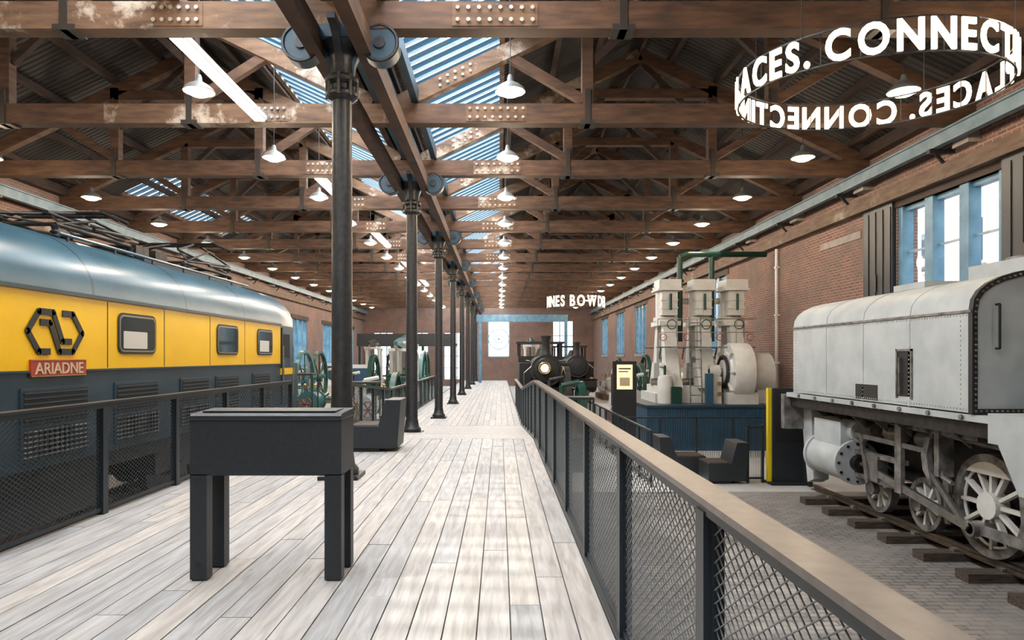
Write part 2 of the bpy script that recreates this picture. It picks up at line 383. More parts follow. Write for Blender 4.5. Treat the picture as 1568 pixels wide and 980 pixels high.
b=B()
for xs in ((-1.9,.25,1.2,2.2),(4.1,5.2,6.3,7.4,8.4),(-2.6,-5.15,-5.9,-6.8),(-8.1,-9.2,-10.4,-11.3,-12.4)):
    for x in xs:
        z=roofz(x)-.09; b.beam((x,A+.45,z),(x,C-.45,z),.12,.16,'woodd')
for x in(RR,RL): b.beam((x,Y0,roofz(x)-.16),(x,Y1,roofz(x)-.16),.08,.3,'woodd')
b.done('roof_purlins')

TY=[9.1+3.62*(n) for n in range(-4,15)]
def truss(y,idx):
    b=B(); zt=Z(4.5); w=.26; kb='woodp' if idx in(4,5) else 'wood'
    b.box(XL+.01,-7.3,y-w/2,y+w/2,zt-.18,zt+.18,'wood'); b.box(-7.3,XC,y-w/2,y+w/2,zt-.18,zt+.18,kb)
    b.box(XC,XR-.01,y-w/2,y+w/2,zt-.18,zt+.18,'wood')
    for (xa,rd,xb) in((XC,RR,XR),(XL,RL,XC)):
        off=-.30
        for s,x in((1,xa+.25),(-1,xb-.25)):
            b.beam((x,y,zt+.22),(rd,y,roofz(rd)+off-.05),.2,.28,'woodp' if abs(x-XC)<.5 else 'wood')
            q=rd-s*1.72; zq=roofz(q)+off
            b.box(q-.1,q+.1,y-.1,y+.1,zt+.1,zq,'wood')
            xm=x+s*1.95; zm=roofz(xm)+off-.1
            b.beam((q-s*.08,y,zt+.28),(xm,y,zm),.14,.17,'wood')
            b.beam((q+s*.1,y,zt+1.0),(rd-s*.05,y,roofz(rd)-.55),.12,.13,'woodd')
            b.box(q-.05,q+.05,y-.15,y+.15,zt-.2,zt+.45,'bolt')
            b.box(q-.15,q+.15,y-.14,y+.14,zt-.2,zt-.12,'bolt')
        q0,q1=rd-1.72,rd+1.72
        b.box(q0,q1,y-.1,y+.1,roofz(q0)-.58,roofz(q0)-.36,'wood')
    for xa,xb,n in((-.62,.5,8),(-4.6,-3.9,6)):
        if y<34:
            b.box(xa,xb,y-w/2-.012,y-w/2,zt-.15,zt+.15,'woodp')
            for i in range(n):
                for j in(-.08,.08):
                    x=xa+.07+(xb-xa-.14)*i/(n-1); b.cyl((x,y-w/2-.05,zt+j),(x,y-w/2-.01,zt+j),.028,'steelp',8)
    if idx<8:
        x=XC+1.0
        for i in range(5):
            for j in(-.06,.06):
                xx=x+i*.14; zz=zt+.22+(roofz(RR)-.35-zt-.22)*(xx-XC-.25)/(RR-XC-.25)+j
                b.cyl((xx,y-.14,zz),(xx,y-.1,zz),.026,'steelp',8)
    return b.done('roof_truss')
for i,y in enumerate(TY): truss(y,i)

b=B()
for x in(-2.42,-1.78): b.box(x-.09,x+.09,Y0+.02,Y1-.02,Z(3.98),Z(4.28),'wood')
b.box(-2.3,-1.9,Y0+.02,Y1-.02,Z(4.68),Z(4.9),'blued')
b.box(-1.62,-1.5,Y0+.02,Y1-.02,Z(4.7),Z(4.95),'blued')
b.done('valley_beam')
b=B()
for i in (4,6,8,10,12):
    y=TY[i]; b.box(-4.52,-4.28,y+.15,y+3.47,Z(4.36),Z(4.44),'wboard'); b.box(-4.49,-4.31,y+.18,y+3.44,Z(4.33),Z(4.361),'batten')  # board with a glowing white strip on its underside, in every second bay
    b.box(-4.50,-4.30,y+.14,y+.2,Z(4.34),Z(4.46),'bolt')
b.done('glowing_strip')
b=B(); b.box(-4.50,-4.2,TY[3]-.1,TY[4]+.14,Z(4.68),Z(4.80),'woodp'); b.done('timber_plank')
for x,nm in((XR-.4,'r'),(XL+.4,'l')):
    b=B(); sx=1 if nm=='r' else -1
    b.box(x-.07,x+.07,Y0+.02,Y1-.02,Z(4.02),Z(4.05),'rblue'); b.box(x-.015,x+.015,Y0+.02,Y1-.02,Z(4.05),Z(4.27),'rblue'); b.box(x-.07,x+.07,Y0+.02,Y1-.02,Z(4.27),Z(4.30),'rblue')
    for y in TY:
        xa=x+sx*.39
        b.beam((xa,y+.5,Z(3.98)),(x-sx*.1,y+.5,Z(3.98)),.1,.08,'iron'); b.beam((xa,y+.5,Z(3.55)),(x,y+.5,Z(3.98)),.05,.05,'iron')
    b.done('crane_rail')
for x0,x1 in((XR-.22,XR-.001),(XL+.001,XL+.22)):
    b=B(); b.box(x0,x1,Y0+.02,Y1-.02,Z(3.45),Z(3.75),'woodw')
    b.box(x0,x1,Y0+.02,Y1-.02,Z(4.68),Z(4.95),'woodd')
    for y in TY: b.box(x0,x1,y-.22,y+.22,Z(3.95),Z(4.32),'stone')
    b.done('wall_plate')

def column(y,base):
    b=B(); x=XC; r=.14
    b.box(x-.26,x+.26,y-.26,y+.26,base,base+.05,'iron')
    b.lathe((x,y,0),[(.001,base+.02),(.22,base+.05),(.22,base+.12),(.17,base+.18),(.155,base+.3),(r,base+.35),(r-.01,Z(3.4)),(.17,Z(3.42)),(.21,Z(3.46)),(.21,Z(3.50)),(.16,Z(3.54)),(.16,Z(3.6)),(.22,Z(3.64)),(.22,Z(3.69)),(.155,Z(3.74)),(.15,Z(3.92)),(.2,Z(4.05)),(.3,Z(4.16)),(.001,Z(4.16))],'iron',24)
    for i in range(8):
        t=math.pi*i/4; b.cyl((x+.2*math.cos(t),y+.2*math.sin(t),Z(3.44)),(x+.2*math.cos(t),y+.2*math.sin(t),Z(3.72)),.022,'iron',6)
    b.box(x-.36,x+.36,y-.3,y+.3,Z(4.14),Z(4.3),'blued')
    for s in(-1,1):
        P=[(.12,3.72),(.12,4.3),(.62,4.3),(.62,4.22)]
        for i in range(7):
            t=math.pi/2*i/6; P.append((.62-.46*math.sin(t),3.74+.48*math.cos(t)) )
        b.prism([(x+s*u,Z(v)) for u,v in P],y-.05,y+.05,'blued')
        b.prism([(y+s*u,Z(v)) for u,v in P],x-.05,x+.05,'iron','X')
        b.cyl((x+s*.52,y-.12,Z(4.14)),(x+s*.52,y+.12,Z(4.14)),.25,'blued',24)
        b.torus((x+s*.52,y-.12,Z(4.14)),.235,.025,'iron','Y',24,6)
        b.cyl((x+s*.52,y-.15,Z(4.14)),(x+s*.52,y+.15,Z(4.14)),.08,'iron',12)
    return b.done('iron_column')
def rampz(y):
    if y<13.4: return DK
    if y>21: return .6
    return DK-.5*(y-13.4)/7.6
for i in range(8):
    y=9.1+7.24*i
    column(y,rampz(y)-(.03 if 13.4<y<21 else 0))
column(9.1-7.24,DK)

# ---------------------------------------------------------------- deck
XE=.66
b=B()
def boards(b,x0,x1,y0,y1,zf,w=.195,k='board'):
    n=round((x1-x0)/w); w=(x1-x0)/n
    for i in range(n):
        y=y0-random.random()*2.5; xa=x0+i*w
        while y<y1:
            L=random.choice((2.4,3.0,3.6,4.2)); ya=max(y,y0); yb=min(y+L,y1); y+=L
            if yb-ya<.05: continue
            j=random.uniform(-.0015,.0015)
            g=.0042
            xa2,xb2=xa+g,xa+w-g
            vs=[(xa2,ya+g,zf(ya)-.03),(xb2,ya+g,zf(ya)-.03),(xb2,yb-g,zf(yb)-.03),(xa2,yb-g,zf(yb)-.03),(xa2,ya+g,zf(ya)+j),(xb2,ya+g,zf(ya)+j),(xb2,yb-g,zf(yb)+j),(xa2,yb-g,zf(yb)+j)]
            b.add(vs,[(0,3,2,1),(4,5,6,7),(0,1,5,4),(1,2,6,5),(2,3,7,6),(3,0,4,7)],k)
boards(b,-4.1,XE,Y0+.05,13.4,rampz)
b.box(-4.1,XE,Y0+.05,13.4,DK-.06,DK-.028,'black')
for x in(-4.14,XE+.0): b.box(x,x+.04,Y0+.05,13.4,DK-.32,DK+.03,'fence')
y=Y0+.4
while y<13.4:
    for x in(-3.95,-1.8,.45): b.box(x-.05,x+.05,y-.05,y+.05,0,DK-.06,'fence')
    b.box(-4.1,XE,y-.04,y+.04,DK-.2,DK-.06,'fence'); y+=1.57
b.done('timber_deck')
b=B()
def cross(b,x0,x1,y0,y1,zf,w=.145):
    y=y0
    while y<y1-.02:
        yb=min(y1,y+w)-.006; x=x0
        cuts=sorted([x0,x1]+[random.uniform(x0+.6,x1-.6)])
        for xa,xb in zip(cuts,cuts[1:]):
            vs=[(xa+.003,y,zf(y)-.03),(xb-.003,y,zf(y)-.03),(xb-.003,yb,zf(yb)-.03),(xa+.003,yb,zf(yb)-.03),(xa+.003,y,zf(y)),(xb-.003,y,zf(y)),(xb-.003,yb,zf(yb)),(xa+.003,yb,zf(yb))]
            b.add(vs,[(0,3,2,1),(4,5,6,7),(0,1,5,4),(1,2,6,5),(2,3,7,6),(3,0,4,7)],'board')
        y+=w
cross(b,-3.3,XE,13.42,21,rampz); boards(b,-3.3,XE,21.01,62,rampz)
b.prism([(13.42,0),(13.42,DK-.031),(21,.569),(62,.569),(62,0)],-3.28,XE-.02,'black','X')
for x in(-3.34,XE): b.prism([(13.42,.3),(13.42,DK+.03),(21,.63),(62,.63),(62,.2),(21,.2)],x,x+.04,'fence','X')
b.done('timber_ramp')

# ---------------------------------------------------------------- fences
def fence(name,x,y0,y1,zf,side,start,pitch=1.57,H=1.15,cw=.048,slope=.62,drop=.0,kt='rail',wire=.0032,km='mesh'):
    b=B()
    ps=[]; y=start
    while y<=y1+.01:
        if y>=y0: ps.append(y)
        y+=pitch
    for y in ps:
        z=zf(y); b.box(x-.035,x+.035,y-.045,y+.045,z-.25-drop,z+H-.06,'fence')
    pts=[y0]+[q for q in(13.4,21) if y0<q<y1]+[y1]
    for a,c in zip(pts,pts[1:]):
        b.beam((x,a,zf(a)+H-.045),(x,c,zf(c)+H-.045),.06,.05,'fence')
        b.beam((x,a,zf(a)+H-.012),(x,c,zf(c)+H-.012),.115,.022,kt)
        b.beam((x,a,zf(a)+.05),(x,c,zf(c)+.05),.03,.04,'fence')
    allp=sorted(set([y0]+ps+[y1]))
    for a,c in zip(allp,allp[1:]):
        if c-a<.15: continue
        a2,c2=a+.05,c-.05; h0,h1=.07,H-.07
        L=c2-a2; Hh=h1-h0
        fac=1 if a<9 else 1.6
        st=cw*fac
        b.beam((x,a2,zf(a2)+h0),(x,a2,zf(a2)+h1),.02,.02,'fence'); b.beam((x,c2,zf(c2)+h0),(x,c2,zf(c2)+h1),.02,.02,'fence')
        for s in(1,-1):
            dk=st*slope*2
            k=-slope*L if s>0 else 0
            kend=Hh if s>0 else Hh+slope*L
            k+=dk/2
            while k<kend:
                ua=(0-k)/(s*slope); ub=(Hh-k)/(s*slope)
                lo,hi=max(0,min(ua,ub)),min(L,max(ua,ub))
                if hi-lo>.01:
                    p=(x+s*.002,a2+lo,zf(a2+lo)+h0+k+s*slope*lo); q=(x+s*.002,a2+hi,zf(a2+hi)+h0+k+s*slope*hi)
                    b.beam(p,q,wire*fac*1.1,wire*fac*1.4,km,up=(1,0,0))
                k+=dk
    return b.done(name,60)
fence('mesh_fence',.705,Y0+.3,30,rampz,1,2.29-1.57*5,cw=.036,wire=.0028)
fence('mesh_fence',-4.06,Y0+.3,13.3,rampz,-1,6.98-1.57*8,kt='fence',cw=.036,km='meshd')
fence('mesh_fence',-3.36,15.0,40,rampz,-1,15,kt='fence',cw=.05,km='meshd')

# ---------------------------------------------------------------- display table
b=B(); x0,x1,y0,y1=-2.21,-1.13,4.87,5.28; zb=Z(-.845)
b.prism([(y0,zb),(y0,Z(-.42)),(y0+.02,Z(-.405)),(y1,Z(-.39)),(y1,zb)],x0,x1,'char','X')
for xa in(x0,x1-.12):
    for ya in(y0,y1-.10): b.box(xa,xa+.12,ya,ya+.10,DK+.012,zb+.01,'char'); b.box(xa+.01,xa+.11,ya+.01,ya+.09,DK+.002,DK+.015,'black')
b.box(x0-.004,x1+.004,y0-.006,y1+.006,Z(-.45),Z(-.443),'black')
for i in range(16):
    for j in range(7): b.cyl((-1.76+i*.0125,y0-.0015,Z(-.47)-j*.0125),(-1.76+i*.0125,y0+.001,Z(-.47)-j*.0125),.004,'black',6)
b.box(x0+.06,x1-.06,y0+.07,y1-.05,Z(-.4),Z(-.388),'tdark')
b.cyl((x0+.06,y0-.003,DK+.12),(x0+.06,y0,DK+.12),.02,'black',12)
b.done('display_table',bevel=.006)

def bench(cx,cy,base,rot,w=.9):
    b=B(); b.T=Matrix.Translation((cx,cy,base))@Matrix.Rotation(rot,4,'Z')
    b.box(-w/2,w/2,-.35,.35,0,.06,'black')
    b.box(-w/2,w/2,-.38,.38,.06,.44,'char')
    b.prism([(w/2-.02,.06),(w/2+.30,.06),(w/2+.36,.88),(w/2+.10,.88),(w/2-.02,.44)],-.38,.38,'char')
    b.box(-w/2+.02,w/2-.04,-.36,.36,.44,.455,'woodd')
    return b.done('bench_seat',bevel=.01)
bench(-2.28,11.9,DK,0,.5)
bench(4.35,15.9,0,math.pi,.7)
bench(4.70,14.9,0,0,.5)

# ---------------------------------------------------------------- yellow electric locomotive (left)
b=B(); xs=-5.6; xc=-6.95; W=1.35; ya,yb=-4.0,17.45; ye=18.9
def sec(k0=0,rz=1.0):
    P=[]
    for i in range(17):
        t=math.pi*i/16; P.append((xc+W*math.cos(t),Z(.81)+rz*(math.sin(t)**.9)))
    return P
b.box(xc-W,xs,ya,yb,Z(-.16),Z(.81),'yellow')
b.box(xc-W+.001,xs-.001,ya,ye,Z(-1.35),Z(-.16),'tblue')
b.prism(sec(),ya,yb+.05,'troof')
b.beam((xs+.01,ya,Z(.83)),(xs+.01,yb,Z(.83)),.05,.05,'tblue')
b.beam((xs+.01,ya,Z(-.175)),(xs+.01,yb,Z(-.175)),.03,.025,'tblue')
b.prism([(xs,yb),(xs-.02,ye-.3),(xs-.25,ye),(xc-W+.25,ye),(xc-W+.02,ye-.3),(xc-W,yb)],Z(-.16),Z(.81),'tblue','Z')
P0=sec(); n=len(P0)
def nose(y,fx,fz): return [(xc+(x-xc)*fx,y,Z(.81)+(z-Z(.81))*fz) for x,z in P0]
vs=[(x,yb+.05,z) for x,z in P0]+nose(ye-.4,1.0,.97)+nose(ye-.1,.93,.8)+nose(ye,.82,.5)
b.add(vs,[(j*n+i,j*n+(i+1)%n,(j+1)*n+(i+1)%n,(j+1)*n+i) for j in range(3) for i in range(n)]+[tuple(range(3*n,4*n))],'troof')
b.box(xs-.01,xs+.012,17.55,18.25,Z(-1.2),Z(.76),'tblue'); b.box(xs,xs+.02,17.65,18.15,Z(.0),Z(.6),'wglass')
b.box(xs-.01,xs+.03,17.5,17.54,Z(-1.2),Z(.76),'black')
for y in(17.48,18.3): b.tube([(xs+.07,y,Z(-1.0)),(xs+.07,y,Z(.3))],.018,'steel')
b.box(xs-.02,xs+.02,17.45,18.55,Z(-.45),Z(-.28),'yellow')
for y in(9.75,11.4,13.2,15.0): b.box(xs,xs+.004,y-.008,y+.008,Z(-.15),Z(.79),'tdark')
def rrect(y0,y1,z0,z1,r,n=5):
    P=[]
    for cx,cy,a in((y1-r,z1-r,0),(y0+r,z1-r,90),(y0+r,z0+r,180),(y1-r,z0+r,270)):
        for i in range(n): t=math.radians(a+90*i/(n-1)); P.append((cx+r*math.cos(t),cy+r*math.sin(t)))
    return P
for (y0,y1,bl) in((10.0,11.1,1),(13.5,14.6,0),(15.75,16.8,1),(5.6,6.7,1),(2.2,3.3,0)):
    z0,z1=Z(.05),Z(.66)
    b.prism(rrect(y0,y1,z0,z1,.12),xs,xs+.018,'rubber','X')
    b.prism(rrect(y0+.03,y1-.03,z0+.03,z1-.03,.1),xs+.005,xs+.024,'alu','X')
    b.prism(rrect(y0+.055,y1-.055,z0+.055,z1-.055,.08),xs+.005,xs+.027,'wglass','X')
    if bl: b.prism(rrect(y0+.12,y1-.3,z0+.08,z0+.34,.02),xs+.01,xs+.030,'curt','X')
for (y0,y1) in((8.0,9.25),(9.95,11.15),(12.0,13.1),(13.5,14.6),(15.5,16.6),(5.4,6.8),(3.2,4.5)):
    for z0,z1 in((Z(-.78),Z(-.40)),(Z(-1.22),Z(-.86))):
        b.box(xs,xs+.02,y0-.04,y1+.04,z0-.03,z1+.03,'tblue')
        b.box(xs+.015,xs+.022,y0,y1,z0,z1,'black')
        low=z0<Z(-.8); n=6
        for i in range(n):
            z=z0+(z1-z0)*(i+.5)/n; b.beam((xs+.03,y0,z),(xs+.03,y1,z),.02,.018,'greyd' if low else 'tblue')
        if low:
            for i in range(14): y=y0+(y1-y0)*(i+.5)/14; b.beam((xs+.03,y,z0),(xs+.03,y,z1),.02,.014,'tblue')
yL0,yL1,zL0,zL1=8.02,9.2,Z(.03),Z(.60)
def lp(u,v): return (xs+.012,yL0+(yL1-yL0)*u,zL0+(zL1-zL0)*v)
path=[(.40,.07),(.22,.07),(.05,.5),(.22,.93),(.45,.93),(.60,.30),(.76,.30)]
for P in(path,[(1-u,1-v) for u,v in path]):
    for a,c in zip(P,P[1:]): b.beam(lp(*a),lp(*c),.08,.012,'tdark',up=(1,0,0))
    for a in P[1:-1]: b.cyl((xs+.006,)+lp(*a)[1:],(xs+.018,)+lp(*a)[1:],.04,'tdark',14)
b.box(xs,xs+.03,8.12,9.2,Z(-.235),Z(-.03),'red')
for z in(Z(-.232),Z(-.033)): b.beam((xs+.03,8.12,z),(xs+.03,9.2,z),.012,.012,'brass')
tv,tf=text_geo('ARIADNE',.2,.005,.002)
b.add([(xs+.033+v.z,8.66+v.x*1.12,Z(-.205)+v.y) for v in tv],tf,'cream')
b.box(xc-1.2,xc+1.2,ya+.3,ye-.3,Z(-1.6),Z(-1.35),'tdark')
for yc in(0.5,14.2):
    b.box(xc-1.1,xc+1.1,yc-2.6,yc+2.6,Z(-2.0),Z(-1.6),'tdark')
    for s in(-1,1):
        for dy in(-1.8,0,1.8): b.lathe((xc+s*.76,yc+dy,.71),[(.001,-.07),(.56,-.07),(.6,-.07),(.6,.07),(.56,.07),(.001,.07)],'loco',28,'X'); b.cyl((xc+s*.85,yc+dy,.7),(xc+s*1.2,yc+dy,.7),.15,'tdark',12)
b.box(xc-.9,xc+.9,4.5,10.5,Z(-2.2),Z(-1.6),'tdark')
rz=Z(1.81)
for s in(-.75,.75):
    zz=Z(.81)+math.sin(math.acos(abs(s)/W))**.9+.09
    b.tube([(xc+s,9.6,zz),(xc+s,16.8,zz)],.025,'troof')
    for y in(9.8,11,12.2,13.4,14.6,15.8): b.cyl((xc+s,y,zz-.15),(xc+s,y,zz),.02,'tdark',6)
for y in(1,3.8,6.6,9.4,12.2,15.0):
    PP=sec(rz=1.006); b.prism(PP,y,y+.05,'tblue')
def panto(y0,y1,h):
    z=rz+.12; ym=(y0+y1)/2
    for s in(-.5,.5):
        b.tube([(xc+s,y0,z),(xc+s,y1,z)],.035,'loco')
        for y in(y0,y1): b.lathe((xc+s,y,rz-.08),[(.04,0),(.07,.03),(.04,.06),(.07,.09),(.04,.12),(.06,.18),(.001,.2)],'tdark',10)
        b.tube([(xc+s,y0+.2,z+.05),(xc+s*.9,y1+.1,z+h*.45),(xc+s*.5,ym+.1,z+h)],.025,'loco')
        b.tube([(xc+s,y1-.2,z+.05),(xc+s*.9,y0-.1,z+h*.45),(xc+s*.5,ym-.1,z+h)],.025,'loco')
        b.tube([(xc+s,y0,z),(xc+s,ym,z+h*.7)],.02,'loco'); b.tube([(xc+s*1.3,ym-.3,z+.05),(xc+s*1.3,ym+.5,z+.1),(xc+s,y1,z+h*.4)],.03,'loco')
    for y in(y0,ym,y1): b.tube([(xc-.5,y,z),(xc+.5,y,z)],.03,'loco')
    b.tube([(xc-.45,y1+.1,z+h*.45),(xc+.45,y0-.1,z+h*.45)],.015,'loco'); b.tube([(xc-.45,y0-.1,z+h*.45),(xc+.45,y1+.1,z+h*.45)],.015,'loco')
    for dy in(-.14,.14): b.tube([(xc-.95,ym+dy,z+h-.12),(xc-.7,ym+dy,z+h),(xc+.7,ym+dy,z+h),(xc+.95,ym+dy,z+h-.12)],.03,'loco')
    for s in(-1,1): b.tube([(xc+s*.7,ym-.14,z+h),(xc+s*.7,ym+.14,z+h)],.02,'loco')
panto(13.9,16.3,.55); panto(9.9,11.9,.34)
for y in(12.5,13.2): b.box(xc-.4,xc+.4,y-.2,y+.25,rz-.05,rz+.22,'loco')
b.box(xc-.1,xc+.6,12.2,16.8,rz-.12,rz+.0,'tdark')
b.done('electric_locomotive')
def track(name,xc,y0,y1,half=.745,sl=1.3,top=.19,h0=0.0):
    b=B(); y=y0+.3
    while y<y1: b.box(xc-sl,xc+sl,y-.12,y+.12,h0,h0+.11,'sleeper'); y+=.86
    for s in(-1,1):
        x=xc+s*half
        b.box(x-.065,x+.065,y0,y1,h0+.11,h0+.125,'rust'); b.box(x-.01,x+.01,y0,y1,h0+.125,top-.03,'rust'); b.box(x-.035,x+.035,y0,y1,top-.03,top,'rust')
        y=y0+.3
        while y<y1:
            for t in(-.1,.1): b.box(x+t-.03,x+t+.03,y-.05,y+.05,h0+.11,h0+.15,'greyd')
            y+=.86
    return b.done(name)
b=B()
for s in(-1,1): b.box(xc+s*.76-.035,xc+s*.76+.035,Y0+1,22,0,.1,'rust')
b.done('railway_track')

# ---------------------------------------------------------------- grey articulated steam locomotive (right)
GX=6.85
track('railway_track',GX,Y0+1,13.3,half=.72,top=.22,h0=.02)
b=B(); x0,x1=5.4,8.3; xm=(x0+x1)/2; yn,yf=7.8,12.55
def gsec(ins=0):
    P=[(x0+ins,Z(-.64)+ins),(x1-ins,Z(-.64)+ins),(x1-ins,Z(.52))]
    for i in range(1,16):
        t=math.pi*i/16; c=math.cos(t); P.append((xm+(x1-x0-2*ins)/2*(abs(c)**.75)*(1 if c>0 else -1),Z(.52)+(.52-ins)*math.sin(t)**.8))
    P.append((x0+ins,Z(.52))); return P
b.prism(gsec(),yn,yf,'grey')
P=gsec(-.012); Q=gsec(.05); n=len(P)
vs=[(u,yn-.02,v) for u,v in P]+[(u,yn-.02,v) for u,v in Q]+[(u,yn+.05,v) for u,v in P]
b.add(vs,[(i,(i+1)%n,n+(i+1)%n,n+i) for i in range(n)]+[(i,(i+1)%n,2*n+(i+1)%n,2*n+i) for i in range(n)],'black')
R=gsec(.025)
for (ua,va),(ub,vb) in zip(R,R[1:]+R[:1]):
    L=math.hypot(ub-ua,vb-va); k=max(1,int(L/.06))
    for i in range(k): u=ua+(ub-ua)*i/k; v=va+(vb-va)*i/k; b.cyl((u,yn-.035,v),(u,yn-.02,v),.013,'greyd',6)
def riv(y0,z0,y1,z1,s=.055):
    L=math.hypot(y1-y0,z1-z0);k=int(L/s)
    for i in range(k+1):
        y=y0+(y1-y0)*i/k; z=z0+(z1-z0)*i/k; b.cyl((x0-.008,y,z),(x0,y,z),.010,'grey',6,r2=.014)
for y in(8.0,9.0,10.15,11.3,12.45): riv(y,Z(-.6),y,Z(.48))
riv(7.9,Z(-.6),12.5,Z(-.6)); riv(7.9,Z(.49),12.5,Z(.49))
b.beam((x0-.01,yn,Z(.53)),(x0-.01,yf,Z(.53)),.02,.03,'greyd')
for y in(9.0,10.15,11.3): b.prism([(u,v) for u,v in gsec(-.006)],y-.02,y+.02,'grey')
b.box(x0-.006,x0+.02,8.95,9.25,Z(-.52),Z(.08),'black'); b.box(x0-.02,x0,8.92,8.95,Z(-.55),Z(.11),'greyd'); b.box(x0-.02,x0,9.25,9.28,Z(-.55),Z(.11),'greyd'); b.box(x0-.02,x0,8.92,9.28,Z(.08),Z(.11),'greyd')
b.tube([(x0-.03,9.18,Z(-.5)),(x0-.03,9.18,Z(.0))],.015,'greyd')
b.box(x0-.006,x0+.02,9.75,10.35,Z(-.62),Z(-.40),'black')
b.box(xm-.6,xm+.4,8.1,9.1,Z(.98),Z(1.2),'grey'); b.box(xm-.5,xm+.4,10.2,11.0,Z(.98),Z(1.14),'grey')
b.cyl((xm-.1,8.6,Z(1.2)),(xm-.1,8.6,Z(1.27)),.3,'greyd',20)
for u in(x0+.25,x0+1.2):
    b.tube([(u,yn-.03,Z(.1)),(u,yn-.09,Z(.1)),(u,yn-.09,Z(.6)),(u,yn-.03,Z(.6))],.014,'black')
b.box(x0+.6,x0+1.5,yn-.03,yn,Z(-.4),Z(.5),'grey')
for i in range(5): b.box(x0+.62,x0+1.48,yn-.04,yn-.03,Z(-.35+.18*i),Z(-.33+.18*i),'greyd')
b.box(x0+.02,x1-.02,5.0,12.9,Z(-.74),Z(-.66),'grey'); b.box(x0+.10,x1-.10,5.0,12.9,Z(-.92),Z(-.74),'loco')
for xx in(GX-.52,GX+.52): b.box(xx-.03,xx+.03,4.5,13.0,Z(-1.9),Z(-.8),'loco')
y=8.0
while y<12.6: b.cyl((x0-.01,y,Z(-.70)),(x0+.03,y,Z(-.70)),.03,'greyd',8); b.prism([(x0+.06,Z(-.74)),(x0+.55,Z(-.74)),(x0+.55,Z(-1.15))],y-.02,y+.02,'greyd'); y+=.62
b.box(x0-.02,x1+.02,12.9,13.05,Z(-1.35),Z(-.70),'greyd')
for u in(x0+.35,x1-.35): b.cyl((u,13.05,Z(-1.05)),(u,13.3,Z(-1.05)),.12,'loco',14); b.cyl((u,13.3,Z(-1.05)),(u,13.36,Z(-1.05)),.24,'greyd',20)
zr=.22
for s in(-1,1):
    X=GX+s*.74
    for yy in(8.45,7.05,5.65):
        r=.64; c=(X,yy,zr+r)
        b.wheel(c,r,'white' ,'X',.13,12,.10,.17,'greyd'); b.torus(c,r-.13,.02,'white')
        arc=[(yy+(r-.1)*math.cos(math.radians(a)),zr+r+(r-.1)*math.sin(math.radians(a))) for a in range(45,136,10)]
        b.prism(arc,X+s*.03,X+s*.075,'white','X')
        b.cyl((X,yy,zr+r-.28),(X+s*.30,yy,zr+r-.28),.07,'steel',14)
    for yy in(9.75,10.95):
        b.wheel((X-s*.02,yy,zr+.38),.38,'white','X',.12,9,.07,.11,'greyd'); b.cyl((X,yy,zr+.38),(X+s*.16,yy,zr+.38),.1,'greyd',12)
    xr=X+s*.2
    b.beam((xr,5.65,zr+.36),(xr,8.45,zr+.36),.05,.12,'greyd'); b.beam((xr+s*.07,8.45-.0,zr+.36),(xr+s*.07,10.75,zr+.72),.05,.11,'steel')
    for yy in(8.45,7.05,5.65): b.cyl((xr-s*.04,yy,zr+.36),(xr+s*.1,yy,zr+.36),.1,'steel',14)
    xq=xr+s*.02
    b.cyl((xq,11.3,zr+.74),(xq,12.35,zr+.74),.34,'grey',26); b.cyl((xq,11.24,zr+.74),(xq,11.3,zr+.74),.37,'grey',26); b.cyl((xq,12.35,zr+.74),(xq,12.42,zr+.74),.37,'grey',26)
    for i in range(12):
        t=i*math.pi/6; b.cyl((xq+.31*math.cos(t),11.22,zr+.74+.31*math.sin(t)),(xq+.31*math.cos(t),11.24,zr+.74+.31*math.sin(t)),.025,'loco',6)
    b.cyl((xq,11.1,zr+.74),(xq,11.25,zr+.74),.13,'loco',16)
    b.cyl((xq,12.42,zr+.74),(xq,12.5,zr+.74),.14,'loco',16)
    b.cyl((xq-s*.05,11.2,zr+1.25),(xq-s*.05,12.45,zr+1.25),.18,'grey',20); b.box(xq-.22,xq+.22,11.35,12.3,zr+.9,zr+1.4,'grey')
    b.beam((xq,9.9,zr+.94),(xq,11.25,zr+.94),.09,.07,'greyd'); b.beam((xq,9.9,zr+.56),(xq,11.25,zr+.56),.09,.07,'greyd')
    b.box(xq-.08,xq+.08,10.5,10.85,zr+.55,zr+.95,'steel'); b.cyl((xq,10.7,zr+.74),(xq,11.3,zr+.74),.04,'steel',10)
    b.beam((xq+s*.06,9.95,zr+.5),(xq+s*.06,9.95,zr+1.6),.06,.16,'greyd')
    b.beam((xq+s*.1,8.45,zr+.36),(xq+s*.1,9.2,zr+.95),.04,.07,'steel'); b.prism([(9.1,zr+.75),(9.28,zr+.95),(9.32,zr+1.15),(9.22,zr+1.4),(9.12,zr+1.4),(9.2,zr+1.15),(9.16,zr+.98)],xq+.06*s,xq+.14*s,'greyd','X')
    b.beam((xq+s*.06,9.2,zr+1.2),(xq+s*.06,11.2,zr+1.22),.04,.07,'steel')
    b.beam((xq+s*.1,10.75,zr+.5),(xq+s*.1,10.95,zr+1.25),.03,.06,'steel')
    b.box(xq-.1,xq+.1,9.0,9.1,zr+.9,zr+1.6,'greyd'); b.box(xq-.08,xq+.08,8.3,9.6,zr+1.45,zr+1.55,'greyd')
    for yy in(8.45,7.05,5.65):
        for j in range(5): b.box(X-s*.13-.05,X-s*.13+.05,yy-.45+.07*j,yy+.45-.07*j,zr+1.32+.03*j,zr+1.345+.03*j,'greyd')
    for yy in(7.75,9.12): b.beam((X+s*.1,yy,zr+.25),(X+s*.1,yy+.1,zr+1.4),.05,.12,'greyd')
    b.tube([(xq,12.55,zr+.5),(xq,12.7,zr+1.2),(xq-s*.1,12.7,zr+1.55)],.05,'grey')
